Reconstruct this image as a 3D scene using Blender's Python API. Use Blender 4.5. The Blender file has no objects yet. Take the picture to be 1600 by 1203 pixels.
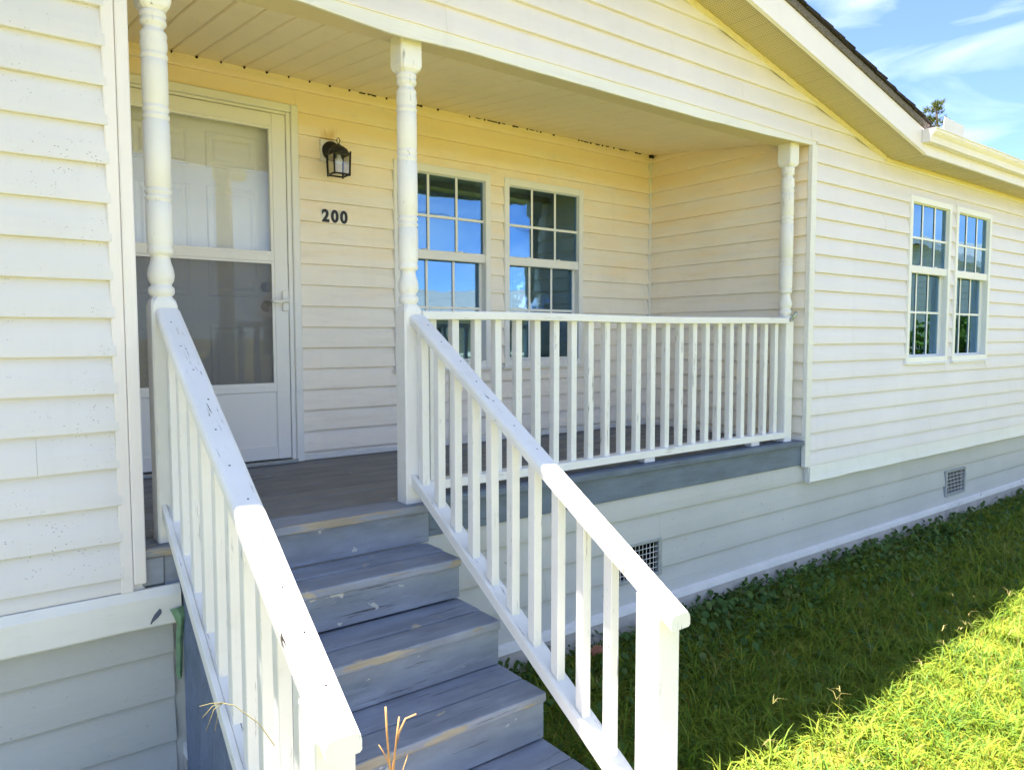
import bpy, bmesh, math, random
import numpy as np
from mathutils import Vector, Matrix

random.seed(7)
rng = np.random.default_rng(11)
scn = bpy.context.scene
COL = scn.collection
R = math.radians

# ------------------------------------------------------------------ camera
cam_d = bpy.data.cameras.new('camera')
cam = bpy.data.objects.new('camera', cam_d)
COL.objects.link(cam)
yaw, pitch, roll = R(37.524), R(-3.702), R(-0.09)
CAM = Vector((-4.8065, -2.8367, 0.7467))
fwd = Vector((math.sin(yaw) * math.cos(pitch), math.cos(yaw) * math.cos(pitch), math.sin(pitch)))
rgt = Vector((math.cos(yaw), -math.sin(yaw), 0))
upv = rgt.cross(fwd)
r2 = rgt * math.cos(roll) + upv * math.sin(roll)
u2 = -rgt * math.sin(roll) + upv * math.cos(roll)
cam.matrix_world = Matrix(((r2.x, u2.x, -fwd.x, CAM.x), (r2.y, u2.y, -fwd.y, CAM.y),
                           (r2.z, u2.z, -fwd.z, CAM.z), (0, 0, 0, 1)))
cam_d.sensor_width = 36
cam_d.lens = 36 * 1151.956 / 1600
cam_d.clip_start = 0.05
cam_d.clip_end = 2000
scn.camera = cam

# ------------------------------------------------------------------ sky, sun, exposure
SUN_DIR = Vector((-0.32, 1.0, 4.05)).normalized()        # towards the sun
SUN_EL = math.asin(SUN_DIR.z)
SUN_ROT = math.atan2(SUN_DIR.x, SUN_DIR.y)
w = bpy.data.worlds.new('World')
scn.world = w
w.use_nodes = True
wt = w.node_tree
wt.nodes.clear()
wo = wt.nodes.new('ShaderNodeOutputWorld')
bg = wt.nodes.new('ShaderNodeBackground')
sky = wt.nodes.new('ShaderNodeTexSky')
sky.sky_type = 'NISHITA'
sky.sun_disc = False
sky.sun_elevation = SUN_EL
sky.sun_rotation = SUN_ROT
sky.air_density = 1.0
sky.altitude = 7000
sky.dust_density = 0.1
sky.ozone_density = 2.0
bg.inputs['Strength'].default_value = 0.074
tc = wt.nodes.new('ShaderNodeTexCoord')
mp = wt.nodes.new('ShaderNodeMapping')
mp.inputs['Rotation'].default_value = (R(20), R(25), R(35))
mp.inputs['Scale'].default_value = (1.1, 2.0, 6.0)
wt.links.new(tc.outputs['Generated'], mp.inputs['Vector'])
cn = wt.nodes.new('ShaderNodeTexNoise')
cn.inputs['Scale'].default_value = 1.7
cn.inputs['Detail'].default_value = 7
cn.inputs['Roughness'].default_value = 0.5
cn.inputs['Distortion'].default_value = 1.1
wt.links.new(mp.outputs[0], cn.inputs['Vector'])
cr = wt.nodes.new('ShaderNodeValToRGB')
cr.color_ramp.elements[0].position = 0.42
cr.color_ramp.elements[1].position = 1.0
wt.links.new(cn.outputs['Fac'], cr.inputs[0])
cm = wt.nodes.new('ShaderNodeMix')
cm.data_type = 'RGBA'
cm.inputs['B'].default_value = (5.0, 5.3, 5.6, 1)
wt.links.new(cr.outputs[0], cm.inputs['Factor'])
wt.links.new(sky.outputs[0], cm.inputs['A'])
wt.links.new(cm.outputs['Result'], bg.inputs['Color'])
wt.links.new(bg.outputs[0], wo.inputs[0])

sun_d = bpy.data.lights.new('sun', 'SUN')
sun_d.energy = 5.0
sun_d.angle = R(0.55)
sun_d.color = (1.0, 0.89, 0.75)
sun = bpy.data.objects.new('sun', sun_d)
COL.objects.link(sun)
sun.rotation_euler = (-SUN_DIR).to_track_quat('-Z', 'Y').to_euler()
sun.location = (-6, 4, 18)

vs = scn.view_settings
vs.view_transform = 'Standard'
vs.look = 'None'
vs.gamma = 1
vs.use_curve_mapping = False
vs.exposure = 2.82
scn.cycles.max_bounces = 6
scn.cycles.use_adaptive_sampling = True
scn.cycles.adaptive_threshold = 0.02
scn.cycles.diffuse_bounces = 4
scn.cycles.glossy_bounces = 3
scn.cycles.transparent_max_bounces = 10


# ------------------------------------------------------------------ materials
class T:
    def __init__(s, name):
        s.m = bpy.data.materials.new(name)
        s.m.use_nodes = True
        s.t = s.m.node_tree
        s.b = s.t.nodes['Principled BSDF']
        s.out = s.t.nodes['Material Output']
        s.geo = None

    def n(s, kind, **kw):
        x = s.t.nodes.new('ShaderNode' + kind)
        for k, v in kw.items():
            setattr(x, k, v)
        return x

    def l(s, a, b):
        s.t.links.new(a, b)

    def pos(s, scale=(1, 1, 1), rot=(0, 0, 0), obj=False):
        if obj:
            c = s.n('TexCoord').outputs['Object']
        else:
            c = s.n('NewGeometry').outputs['Position']
        m = s.n('Mapping')
        m.inputs['Scale'].default_value = scale
        m.inputs['Rotation'].default_value = rot
        s.l(c, m.inputs[0])
        return m.outputs[0]

    def noise(s, vec, scale=1, detail=4, rough=.55, dist=0):
        x = s.n('TexNoise')
        x.inputs['Scale'].default_value = scale
        x.inputs['Detail'].default_value = detail
        x.inputs['Roughness'].default_value = rough
        x.inputs['Distortion'].default_value = dist
        s.l(vec, x.inputs['Vector'])
        return x.outputs['Fac']

    def ramp(s, fac, a, b):
        x = s.n('MapRange')
        x.inputs['From Min'].default_value = a
        x.inputs['From Max'].default_value = b
        s.l(fac, x.inputs['Value'])
        return x.outputs[0]

    def math(s, op, a, b):
        x = s.n('Math', operation=op)
        for i, v in enumerate((a, b)):
            if isinstance(v, (int, float)):
                x.inputs[i].default_value = v
            else:
                s.l(v, x.inputs[i])
        return x.outputs[0]

    def mix(s, fac, a, b):
        x = s.n('Mix', data_type='RGBA')
        for k, v in (('Factor', fac), ('A', a), ('B', b)):
            if isinstance(v, (int, float)):
                x.inputs[k].default_value = v
            elif isinstance(v, tuple):
                x.inputs[k].default_value = (*v, 1) if len(v) == 3 else v
            else:
                s.l(v, x.inputs[k])
        return x.outputs['Result']

    def bump(s, h, strength, dist=.002):
        x = s.n('Bump')
        x.inputs['Strength'].default_value = strength
        x.inputs['Distance'].default_value = dist
        s.l(h, x.inputs['Height'])
        s.l(x.outputs[0], s.b.inputs['Normal'])

    def done(s, col, rough=.5, spec=.5, metal=0):
        if isinstance(col, tuple):
            s.b.inputs['Base Color'].default_value = (*col, 1)
        else:
            s.l(col, s.b.inputs['Base Color'])
        s.b.inputs['Roughness'].default_value = rough
        s.b.inputs['Specular IOR Level'].default_value = spec
        s.b.inputs['Metallic'].default_value = metal
        return s.m


def sc(c, k):
    return tuple(min(1, v * k) for v in c)


def siding_mat(name, col, axis='x', specks=0.0, grime=0.0, grime_col=(.33, .25, .14), grain=.25, stain_or_bounce=0.0):
    t = T(name)
    st = (1.2, 1.2, 9) if axis == 'x' else (1.2, 1.2, 9)
    base = t.mix(t.ramp(t.noise(t.pos(), 1.3, 3), .35, .7), sc(col, .95), sc(col, 1.02))
    # faint runs and dust
    run = t.ramp(t.noise(t.pos((9, 9, .8)), 1.6, 3, .6), .55, .8)
    base = t.mix(t.math('MULTIPLY', run, .22 + grime * .25), base, sc(col, .78))
    if grime:
        g = t.ramp(t.noise(t.pos((1.3, 1.3, 10)), 1.5, 5, .68), .52, .80)
        base = t.mix(t.math('MULTIPLY', g, grime), base, grime_col)
        g2 = t.ramp(t.noise(t.pos((7, 7, 40)), 1.0, 4, .7), .6, .76)
        base = t.mix(t.math('MULTIPLY', g2, grime * .7), base, (.16, .14, .11))
    if stain_or_bounce:
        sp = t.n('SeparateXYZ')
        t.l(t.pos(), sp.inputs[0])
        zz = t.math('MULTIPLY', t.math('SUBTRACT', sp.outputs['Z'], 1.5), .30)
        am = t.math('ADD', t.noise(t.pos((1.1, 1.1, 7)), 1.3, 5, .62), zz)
        base = t.mix(t.math('MULTIPLY', t.ramp(am, .42, .72), stain_or_bounce), base, (.93, .72, .43))  # amber painted in, stronger with height, imitating warm bounce light
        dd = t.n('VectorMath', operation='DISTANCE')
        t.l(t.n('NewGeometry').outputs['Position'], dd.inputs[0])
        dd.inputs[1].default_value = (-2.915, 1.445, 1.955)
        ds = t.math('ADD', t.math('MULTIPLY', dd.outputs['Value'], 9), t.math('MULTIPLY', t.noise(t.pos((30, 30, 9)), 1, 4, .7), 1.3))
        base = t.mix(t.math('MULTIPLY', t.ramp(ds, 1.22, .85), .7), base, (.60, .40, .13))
    if specks:
        v = t.n('TexVoronoi')
        v.inputs['Scale'].default_value = 75
        t.l(t.pos((1, 1, 1.5)), v.inputs['Vector'])
        d = t.ramp(v.outputs['Distance'], .22, .14)
        patch = t.ramp(t.noise(t.pos((1.8, 1.8, 5)), 1.4, 3), .45, .60)
        keep = t.ramp(t.noise(t.pos(), 31, 1), .5, .56)
        f = t.math('MULTIPLY', t.math('MULTIPLY', d, patch), t.math('MULTIPLY', keep, specks * .8))
        base = t.mix(f, base, (.07, .06, .05))
    gr = t.noise(t.pos((3, 3, 160) if axis else (1, 1, 1)), 1, 2, .6)
    w_ = t.noise(t.pos((1.5, 1.5, 6)), 1, 2)
    t.bump(t.math('ADD', t.math('MULTIPLY', gr, grain), w_), .35, .002)
    return t.done(base, .46, .4)


def wood_mat(name, col, stretch, crack=.55, crack_col=(.03, .025, .02), rough=.55, stain_or_bounce=.25):
    """painted wood with grain cracks along one axis; stretch = texture scale per axis"""
    t = T(name)
    base = t.mix(t.ramp(t.noise(t.pos(), 3.2, 5), .35, .7), sc(col, .93), sc(col, 1.02))
    d = t.ramp(t.noise(t.pos(), 7, 6, .65), .58, .78)
    base = t.mix(t.math('MULTIPLY', d, stain_or_bounce), base, sc((col[0], col[1] * .95, col[2] * .86), .66))
    p = t.pos(stretch)
    cr_ = t.ramp(t.noise(p, 1, 4, .7, .3), .61, .67)
    patch = t.ramp(t.noise(t.pos(), 4.3, 2), .46, .60)
    f = t.math('MULTIPLY', t.math('MULTIPLY', cr_, patch), crack)
    base = t.mix(f, base, crack_col)
    chip = t.ramp(t.noise(t.pos(), 42, 3, .6), .74, .76)
    base = t.mix(t.math('MULTIPLY', chip, crack * .45), base, (.16, .13, .10))
    t.bump(t.math('ADD', t.noise(p, 1.0, 4), t.noise(t.pos(), 60, 3)), .3, .0016)
    return t.done(base, rough, .4)


def peel_mat(name, col, wear_edge=False, peel=.70, dirt=.26, vary=.12):
    """worn grey-blue porch paint along X; object coordinates give the worn nosing"""
    t = T(name)
    base = t.mix(t.ramp(t.noise(t.pos((2, 6, 6)), 2.0, 6), .3, .72), sc(col, .74), sc(col, 1.2))
    oi = t.n('ObjectInfo')
    base = t.mix(t.math('MULTIPLY', oi.outputs['Random'], vary), base, sc(col, 1.9))
    # rubbed foot dirt
    d = t.ramp(t.noise(t.pos((1.2, 5, 5)), 1.6, 6, .62), .45, .8)
    base = t.mix(t.math('MULTIPLY', d, dirt), base, (.10, .09, .085))
    # pale scuffs
    s_ = t.ramp(t.noise(t.pos((3, 22, 22)), 1.4, 6, .7), .56, .74)
    base = t.mix(t.math('MULTIPLY', s_, .35), base, sc(col, 1.9))
    # grain cracks
    c_ = t.ramp(t.noise(t.pos((3.0, 70, 70)), 1, 5, .7), .62, .70)
    base = t.mix(t.math('MULTIPLY', c_, .85), base, (.03, .027, .026))
    ch = t.noise(t.pos((1, 1.6, 1.6)), 8, 6, .62, .5)
    f = t.ramp(ch, peel, peel + .015)
    base = t.mix(f, base, (.42, .37, .29) if wear_edge else (.50, .50, .49))
    if wear_edge:
        sep = t.n('SeparateXYZ')
        t.l(t.pos(obj=True), sep.inputs[0])
        e = t.ramp(sep.outputs['Y'], -.044, -.070)
        m_ = t.math('ADD', t.math('MULTIPLY', e, .55), t.math('MULTIPLY', t.noise(t.pos((4, 40, 40)), 1.3, 6, .72), .75))
        ax = t.n('Math', operation='ABSOLUTE')
        t.l(sep.outputs['X'], ax.inputs[0])
        m_ = t.math('ADD', m_, t.math('MULTIPLY', t.math('SUBTRACT', t.noise(t.pos((3.2, 1, 5)), 1, 3), .5), .6))
        m_ = t.math('ADD', m_, t.math('MULTIPLY', t.math('SUBTRACT', .30, ax.outputs[0]), .12))
        f2 = t.ramp(m_, .93, .985)
        base = t.mix(f2, base, t.mix(t.noise(t.pos((4, 50, 50)), 1, 4), (.15, .13, .11), (.50, .44, .34)))
    t.bump(t.math('ADD', t.math('MULTIPLY', f, .5), t.math('ADD', t.noise(t.pos(), 130, 2), t.noise(t.pos((3, 60, 60)), 1, 4))), .45, .002)
    return t.done(base, .58, .35)


WHITE = (.80, .785, .745)
M = {}
M['siding'] = siding_mat('vinyl_siding', (.755, .722, .76))
M['siding_speck'] = siding_mat('vinyl_siding_specked', (.70, .69, .72), specks=.85)
M['siding_porch'] = siding_mat('vinyl_siding_porch', (.90, .835, .755), grime=.20, stain_or_bounce=.55)  # porch copy: base lightened against the shade, amber imitates warm bounce
M['trim'] = siding_mat('vinyl_trim', (.78, .745, .765), grain=.05)
M['trim_dirty'] = siding_mat('vinyl_trim_dirty', (.77, .765, .755), grime=.18, grain=.05, grime_col=(.42, .38, .30))
M['ceil'] = siding_mat('vinyl_ceiling', (.89, .76, .54), grime=.10)
M['soffit'] = siding_mat('vinyl_soffit', (.72, .68, .56), grime=.10)
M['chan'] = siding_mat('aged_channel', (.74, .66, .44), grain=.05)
M['beam'] = siding_mat('beam_paint', (.68, .57, .35), grime=.25)
M['wood_v'] = wood_mat('white_paint_upright', (.79, .79, .80), (55, 55, 5))
M['wood_x'] = wood_mat('white_paint_along', (.79, .79, .80), (4, 60, 60))
M['wood_y'] = wood_mat('white_paint_handrail', (.79, .79, .80), (60, 5, 9), crack=1.0)
M['paint_step'] = peel_mat('grey_step_paint', (.225, .255, .325), wear_edge=True, peel=.655)
M['paint_riser'] = peel_mat('grey_riser_paint', (.225, .255, .325), peel=.635, dirt=.16)
M['paint_fascia'] = peel_mat('grey_fascia_paint', (.125, .16, .215), peel=.80, dirt=.10)
M['paint_side'] = peel_mat('blue_side_paint', (.15, .19, .28), peel=.80, dirt=.10)
M['deck'] = peel_mat('deck_paint', (.165, .172, .195), peel=.68, dirt=.35, vary=.3)


def skirt_mat():
    t = T('hardboard_skirt')
    col = (.53, .53, .515)
    base = t.mix(t.ramp(t.noise(t.pos(), 1.5, 5), .35, .7), sc(col, .92), sc(col, 1.03))
    p = t.pos((3.2, 3.2, 75))
    wv = t.noise(p, 1.3, 3, .5, .8)
    lines = t.n('Math', operation='PINGPONG')
    t.l(t.math('MULTIPLY', wv, 11), lines.inputs[0])
    lines.inputs[1].default_value = .5
    base = t.mix(t.math('MULTIPLY', t.ramp(lines.outputs[0], .14, 0), .16), base, sc(col, .6))
    d = t.ramp(t.noise(t.pos(), 34, 3), .70, .74)
    base = t.mix(t.math('MULTIPLY', d, .5), base, (.2, .18, .15))
    t.bump(lines.outputs[0], .35, .0015)
    return t.done(base, .6, .3)


M['skirt'] = skirt_mat()


def simple(name, col, rough=.5, var=.1, scale=6, bump=.15, bscale=40, spec=.4, metal=0):
    t = T(name)
    base = t.mix(t.ramp(t.noise(t.pos(), scale, 5), .3, .7), sc(col, 1 - var), sc(col, 1 + var))
    if bump:
        t.bump(t.noise(t.pos(), bscale, 4), bump, .002)
    return t.done(base, rough, spec, metal)


M['concrete'] = simple('concrete', (.47, .44, .41), .85, .18, 9, .5, 55)
M['ledge'] = simple('ledge_paint', (.72, .71, .70), .6, .06)
M['earth'] = simple('earth', (.055, .05, .03), .95, .4, 14, .6, 30)
M['dark'] = simple('dark_void', (.012, .012, .012), .9, .1, 5, 0)
M['hole'] = simple('dark_gap', (.03, .018, .010), .9, .3, 60, .3)  # near-black tone of the ceiling gaps, shared by the nail heads
M['interior'] = simple('interior_wall', (.22, .20, .17), .8, .1, 2, 0)
M['black'] = simple('black_metal', (.012, .012, .012), .45, .2, 30, .2)
M['knob'] = simple('dark_bronze', (.05, .045, .04), .35, .2, 30, 0, metal=.8)
M['alu'] = siding_mat('storm_door_frame', (.82, .82, .82), grain=.05)
M['door'] = siding_mat('entry_door_paint', (.84, .85, .86), grain=.03)
M['winframe'] = siding_mat('window_vinyl', (.82, .82, .82), grain=.03)
M['muntin'] = simple('muntin_white', (.82, .82, .81), .4, .03, 4, 0)
M['gutter'] = siding_mat('gutter_paint', (.79, .755, .75), grime=.12, grain=.04)
M['numplate'] = simple('number_plate', (.74, .72, .66), .4, .05, 9, 0)
M['digit'] = simple('number_black', (.012, .012, .013), .4, .1, 9, 0)
M['galv'] = simple('galvanised', (.36, .38, .40), .5, .15, 40, .15, metal=.3)
M['green_wrap'] = simple('green_wrap', (.16, .28, .17), .7, .25, 30, .4)
M['chip_blue'] = simple('blue_chip', (.10, .12, .17), .7, .2, 40, .2)
M['clip'] = simple('clip_metal', (.40, .44, .36), .3, .4, 160, .3, metal=.6)
M['bark'] = simple('bark', (.12, .085, .06), .9, .3, 20, .6, 30)
M['rust'] = simple('brown_leaf', (.22, .09, .05), .8, .25, 30, .3)
M['deadstem'] = simple('dead_stem', (.50, .27, .10), .7, .25, 25, .2)
M['nb_wall'] = simple('neighbour_siding', (.50, .46, .36), .6, .06, 3, 0)
M['nb_wall2'] = simple('neighbour_siding_grey', (.82, .79, .72), .6, .06, 3, 0)
M['nb_roof'] = simple('neighbour_roof', (.20, .19, .19), .85, .15, 9, .3)
M['pole'] = simple('pole_wood', (.15, .12, .09), .9, .2, 9, .4)
M['stain_or_bounce'] = simple('rust_stain', (.50, .33, .11), .6, .15, 40, 0)


def shingle_mat():
    t = T('asphalt_shingle')
    g = t.noise(t.pos(), 190, 2)
    base = t.mix(t.ramp(g, .3, .7), (.010, .009, .009), (.055, .05, .048))
    t.bump(g, .8, .004)
    return t.done(base, .9, .2)


M['shingle'] = shingle_mat()


def drip_mat():
    t = T('weathered_drip_edge')
    g = t.noise(t.pos((60, 60, 120)), 1, 4)
    base = t.mix(t.ramp(g, .3, .7), (.07, .06, .055), (.21, .19, .17))
    t.bump(g, .6, .004)
    return t.done(base, .85, .2)


M['drip'] = drip_mat()


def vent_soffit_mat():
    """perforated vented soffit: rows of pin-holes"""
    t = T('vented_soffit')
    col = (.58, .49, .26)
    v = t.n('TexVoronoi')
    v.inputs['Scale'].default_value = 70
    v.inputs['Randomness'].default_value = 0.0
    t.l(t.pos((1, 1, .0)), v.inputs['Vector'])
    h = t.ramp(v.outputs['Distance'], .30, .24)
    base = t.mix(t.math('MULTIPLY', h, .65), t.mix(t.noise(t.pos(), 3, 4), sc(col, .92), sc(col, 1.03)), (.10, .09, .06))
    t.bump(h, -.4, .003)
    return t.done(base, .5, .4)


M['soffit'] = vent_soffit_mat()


def glass_mat(name, refl=.35, tint=(.75, .8, .8), wob=.02, rcol=(.95, .97, 1)):
    t = T(name)
    t.t.nodes.remove(t.b)
    gl = t.n('BsdfGlossy')
    gl.inputs['Roughness'].default_value = .0
    gl.inputs['Color'].default_value = (*rcol, 1)
    tr = t.n('BsdfTransparent')
    tr.inputs['Color'].default_value = (*tint, 1)
    fr = t.n('Fresnel')
    fr.inputs['IOR'].default_value = 1.55
    fac = t.math('ADD', t.math('MULTIPLY', fr.outputs[0], 1.3 if refl > .03 else .5), refl)
    mx = t.n('MixShader')
    t.l(fac, mx.inputs[0])
    t.l(tr.outputs[0], mx.inputs[1])
    t.l(gl.outputs[0], mx.inputs[2])
    bp_ = t.n('Bump')
    bp_.inputs['Strength'].default_value = wob
    bp_.inputs['Distance'].default_value = .02
    t.l(t.noise(t.pos(), 3.0, 2), bp_.inputs['Height'])
    t.l(bp_.outputs[0], gl.inputs['Normal'])
    t.l(mx.outputs[0], t.out.inputs[0])
    return t.m


M['glass'] = glass_mat('window_glass', .24, tint=(.72, .74, .74), rcol=(.34, .60, .86), wob=.05)
M['glass_door'] = glass_mat('storm_glass', .02, (.98, .98, .97), .01)
M['glass_lamp'] = glass_mat('lantern_glass', .02, (.95, .95, .93), .0)


def screen_mat():
    t = T('insect_screen')
    t.t.nodes.remove(t.b)
    df = t.n('BsdfDiffuse')
    df.inputs['Color'].default_value = (.20, .20, .205, 1)
    tr = t.n('BsdfTransparent')
    mx = t.n('MixShader')
    mx.inputs[0].default_value = .36
    t.l(tr.outputs[0], mx.inputs[1])
    t.l(df.outputs[0], mx.inputs[2])
    t.l(mx.outputs[0], t.out.inputs[0])
    return t.m


M['screen'] = screen_mat()


def leaf_mat(name, c0, c1, c2, transl=.35, hue_patch=True):
    t = T(name)
    t.t.nodes.remove(t.b)
    g = t.n('NewGeometry')
    ramp = t.n('ValToRGB')
    e = ramp.color_ramp.elements
    e[0].color = (*c0, 1)
    e[1].color = (*c2, 1)
    x = e.new(.5)
    x.color = (*c1, 1)
    t.l(g.outputs['Random Per Island'], ramp.inputs[0])
    colr = ramp.outputs[0]
    if hue_patch:
        p = t.ramp(t.noise(t.pos(), 2.2, 3), .4, .65)
        colr = t.mix(t.math('MULTIPLY', p, .30), colr, c2)
        dry = t.ramp(t.noise(t.pos(), 5.5, 4, .65), .60, .72)
        colr = t.mix(t.math('MULTIPLY', dry, .45), colr, (.30, .23, .08))
    df = t.n('BsdfPrincipled')
    df.inputs['Roughness'].default_value = .6
    df.inputs['Specular IOR Level'].default_value = .18
    tl = t.n('BsdfTranslucent')
    t.l(colr, df.inputs['Base Color'])
    t.l(colr, tl.inputs['Color'])
    mx = t.n('MixShader')
    mx.inputs[0].default_value = transl
    t.l(df.outputs[0], mx.inputs[1])
    t.l(tl.outputs[0], mx.inputs[2])
    t.l(mx.outputs[0], t.out.inputs[0])
    return t.m


M['grass'] = leaf_mat('grass_blade', (.06, .15, .030), (.14, .245, .022), (.28, .315, .038), .45)
M['weed'] = leaf_mat('broad_weed', (.045, .105, .03), (.07, .14, .035), (.11, .18, .04), .3)
M['straw'] = leaf_mat('seed_stalk', (.20, .19, .07), (.30, .26, .10), (.24, .20, .09), .2, False)
M['pine'] = leaf_mat('pine_needles', (.05, .085, .02), (.08, .11, .02), (.13, .14, .03), .25, False)
M['leaf'] = leaf_mat('tree_leaves', (.04, .085, .014), (.065, .12, .018), (.10, .16, .025), .35, False)


def lawn_mat():
    t = T('lawn_soil')
    a = t.noise(t.pos(), 1.1, 6, .6)
    b = t.noise(t.pos(), 26, 5, .7)
    c = t.mix(t.ramp(a, .35, .68), (.15, .15, .02), (.225, .20, .03))
    c = t.mix(t.math('MULTIPLY', t.ramp(b, .45, .7), .55), c, (.26, .19, .075))
    t.bump(b, .9, .03)
    return t.done(c, .95, .1)


M['lawn'] = lawn_mat()


# ------------------------------------------------------------------ mesh helpers
class G:
    def __init__(s):
        s.bm = bmesh.new()

    def box(s, x0, x1, y0, y1, z0, z1, bev=0, seg=1):
        r = bmesh.ops.create_cube(s.bm, size=1)
        bmesh.ops.scale(s.bm, vec=(x1 - x0, y1 - y0, z1 - z0), verts=r['verts'])
        bmesh.ops.translate(s.bm, vec=((x0 + x1) / 2, (y0 + y1) / 2, (z0 + z1) / 2), verts=r['verts'])
        if bev:
            es = list({e for v in r['verts'] for e in v.link_edges})
            bmesh.ops.bevel(s.bm, geom=es, offset=bev, segments=seg, affect='EDGES', profile=.5)
        return s

    def rings(s, rings, caps=True, closed=True):
        """rings: lists of equal length of 3-D points"""
        vs_ = [[s.bm.verts.new(p) for p in r] for r in rings]
        n = len(rings[0])
        m = n if closed else n - 1
        fs = []
        for a, b in zip(vs_[:-1], vs_[1:]):
            for i in range(m):
                j = (i + 1) % n
                fs.append(s.bm.faces.new((a[i], a[j], b[j], b[i])))
        if caps and closed:
            fs.append(s.bm.faces.new(vs_[0][::-1]))
            fs.append(s.bm.faces.new(vs_[-1]))
        return fs

    def prism(s, poly, axis, a, b):
        """poly of 2-D points extruded along axis; x:(y,z) y:(x,z) z:(x,y)"""
        def P(p, t):
            return {'x': (t, p[0], p[1]), 'y': (p[0], t, p[1]), 'z': (p[0], p[1], t)}[axis]
        s.rings([[P(p, a) for p in poly], [P(p, b) for p in poly]])
        return s

    def lathe(s, prof, c, axis='z', n=24, smooth=True):
        rs = []
        for r, h in prof:
            ring = []
            for i in range(n):
                a = 2 * math.pi * i / n
                u, v = r * math.cos(a), r * math.sin(a)
                ring.append({'z': (c[0] + u, c[1] + v, c[2] + h), 'y': (c[0] + u, c[1] + h, c[2] + v),
                             'x': (c[0] + h, c[1] + u, c[2] + v)}[axis])
            rs.append(ring)
        fs = s.rings(rs)
        for f in fs[:-2]:
            f.smooth = smooth
        return s

    def tube(s, pts, r, n=8, taper=None):
        rs = []
        pts = [Vector(p) for p in pts]
        for i, p in enumerate(pts):
            d = (pts[min(i + 1, len(pts) - 1)] - pts[max(i - 1, 0)]).normalized()
            a = d.orthogonal().normalized()
            if abs(d.z) < .95:
                a = d.cross(Vector((0, 0, 1))).normalized()
            b = d.cross(a)
            rr = r if taper is None else r * (1 + (taper - 1) * i / (len(pts) - 1))
            rs.append([tuple(p + a * rr * math.cos(t) + b * rr * math.sin(t)) for t in
                       [2 * math.pi * k / n for k in range(n)]])
        for f in s.rings(rs):
            f.smooth = True
        return s

    def build(s, name, mat, parent=None, recalc=True, origin=None):
        bm = s.bm
        if recalc:
            bmesh.ops.recalc_face_normals(bm, faces=bm.faces[:])
        me = bpy.data.meshes.new(name)
        bm.to_mesh(me)
        bm.free()
        return finish(me, name, mat, parent, origin)


WL = {}


def finish(me, name, mat, parent=None, origin=None):
    n = len(me.vertices)
    co = np.empty(n * 3)
    me.vertices.foreach_get('co', co)
    co = co.reshape(-1, 3)
    if origin is None:
        lo, hi = co.min(0), co.max(0)
        origin = (lo + hi) / 2
        if parent is None:
            origin[2] = lo[2]
    origin = np.array(origin, float)
    me.vertices.foreach_set('co', (co - origin).ravel())
    me.update()
    me.materials.append(M[mat] if isinstance(mat, str) else mat)
    o = bpy.data.objects.new(name, me)
    COL.objects.link(o)
    place(o, Vector(origin), parent)
    return o


def place(o, wloc, parent=None):
    WL[o] = Vector(wloc)
    if parent is not None:
        o.parent = parent
        o.location = WL[o] - WL[parent]
    else:
        o.location = WL[o]


def tag(o, label, cat, group=None):
    o['label'] = label
    o['category'] = cat
    if group:
        o['group'] = group
    return o


def thing(name, loc, label, cat, group=None):
    o = bpy.data.objects.new(name, None)
    o.empty_display_size = .2
    COL.objects.link(o)
    place(o, loc)
    return tag(o, label, cat, group)


def struct(o):
    o['kind'] = 'structure'
    return o


def stuff(o, label, cat):
    o['kind'] = 'stuff'
    o['label'] = label
    o['category'] = cat
    return o


def dup(o, parent, wloc):
    c = o.copy()
    COL.objects.link(c)
    place(c, wloc, parent)
    return c


def fast_mesh(name, verts, faces, nv):
    """verts (N,3) numpy, faces (F,nv) numpy"""
    me = bpy.data.meshes.new(name)
    me.vertices.add(len(verts))
    me.vertices.foreach_set('co', np.asarray(verts, np.float32).ravel())
    me.loops.add(faces.size)
    me.loops.foreach_set('vertex_index', faces.astype(np.int32).ravel())
    me.polygons.add(len(faces))
    me.polygons.foreach_set('loop_start', np.arange(0, faces.size, nv, dtype=np.int32))
    me.update(calc_edges=True)
    return me


GZ = -0.93          # ground level
D = 1.463           # porch depth
XL = -4.2775        # left wall corner
ROOF_S = .235       # gable slope
EX, EZ = 1.024, 2.107    # where rake soffit meets eave soffit
APX = -1.9
OH = .272


def rake_z(x):
    return EZ + ROOF_S * (EX - x) if x > APX else EZ + ROOF_S * (EX - 2 * APX + x)


# ------------------------------------------------------------------ ground
g = G()
nx, ny = 60, 60
xs = np.linspace(-60, 60, nx)
ys = np.linspace(-60, 60, ny)
rows_ = [[(float(x), float(y), GZ + .03 * math.sin(x * .31 + y * .17) * min(1, (abs(x) + abs(y)) / 40)) for x in xs] for y in ys]
g.rings(rows_, caps=False, closed=False)
ground = struct(g.build('ground', 'lawn', origin=(0, 0, GZ)))
g = G()
g.box(-900, 900, -900, 900, GZ - .6, GZ - .12)
struct(g.build('terrain', 'lawn', origin=(0, 0, GZ - .6)))

# ------------------------------------------------------------------ house
house = thing('house', (0, D, GZ), 'white lap-sided house with gabled recessed porch and beige skirting', 'house')


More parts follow.
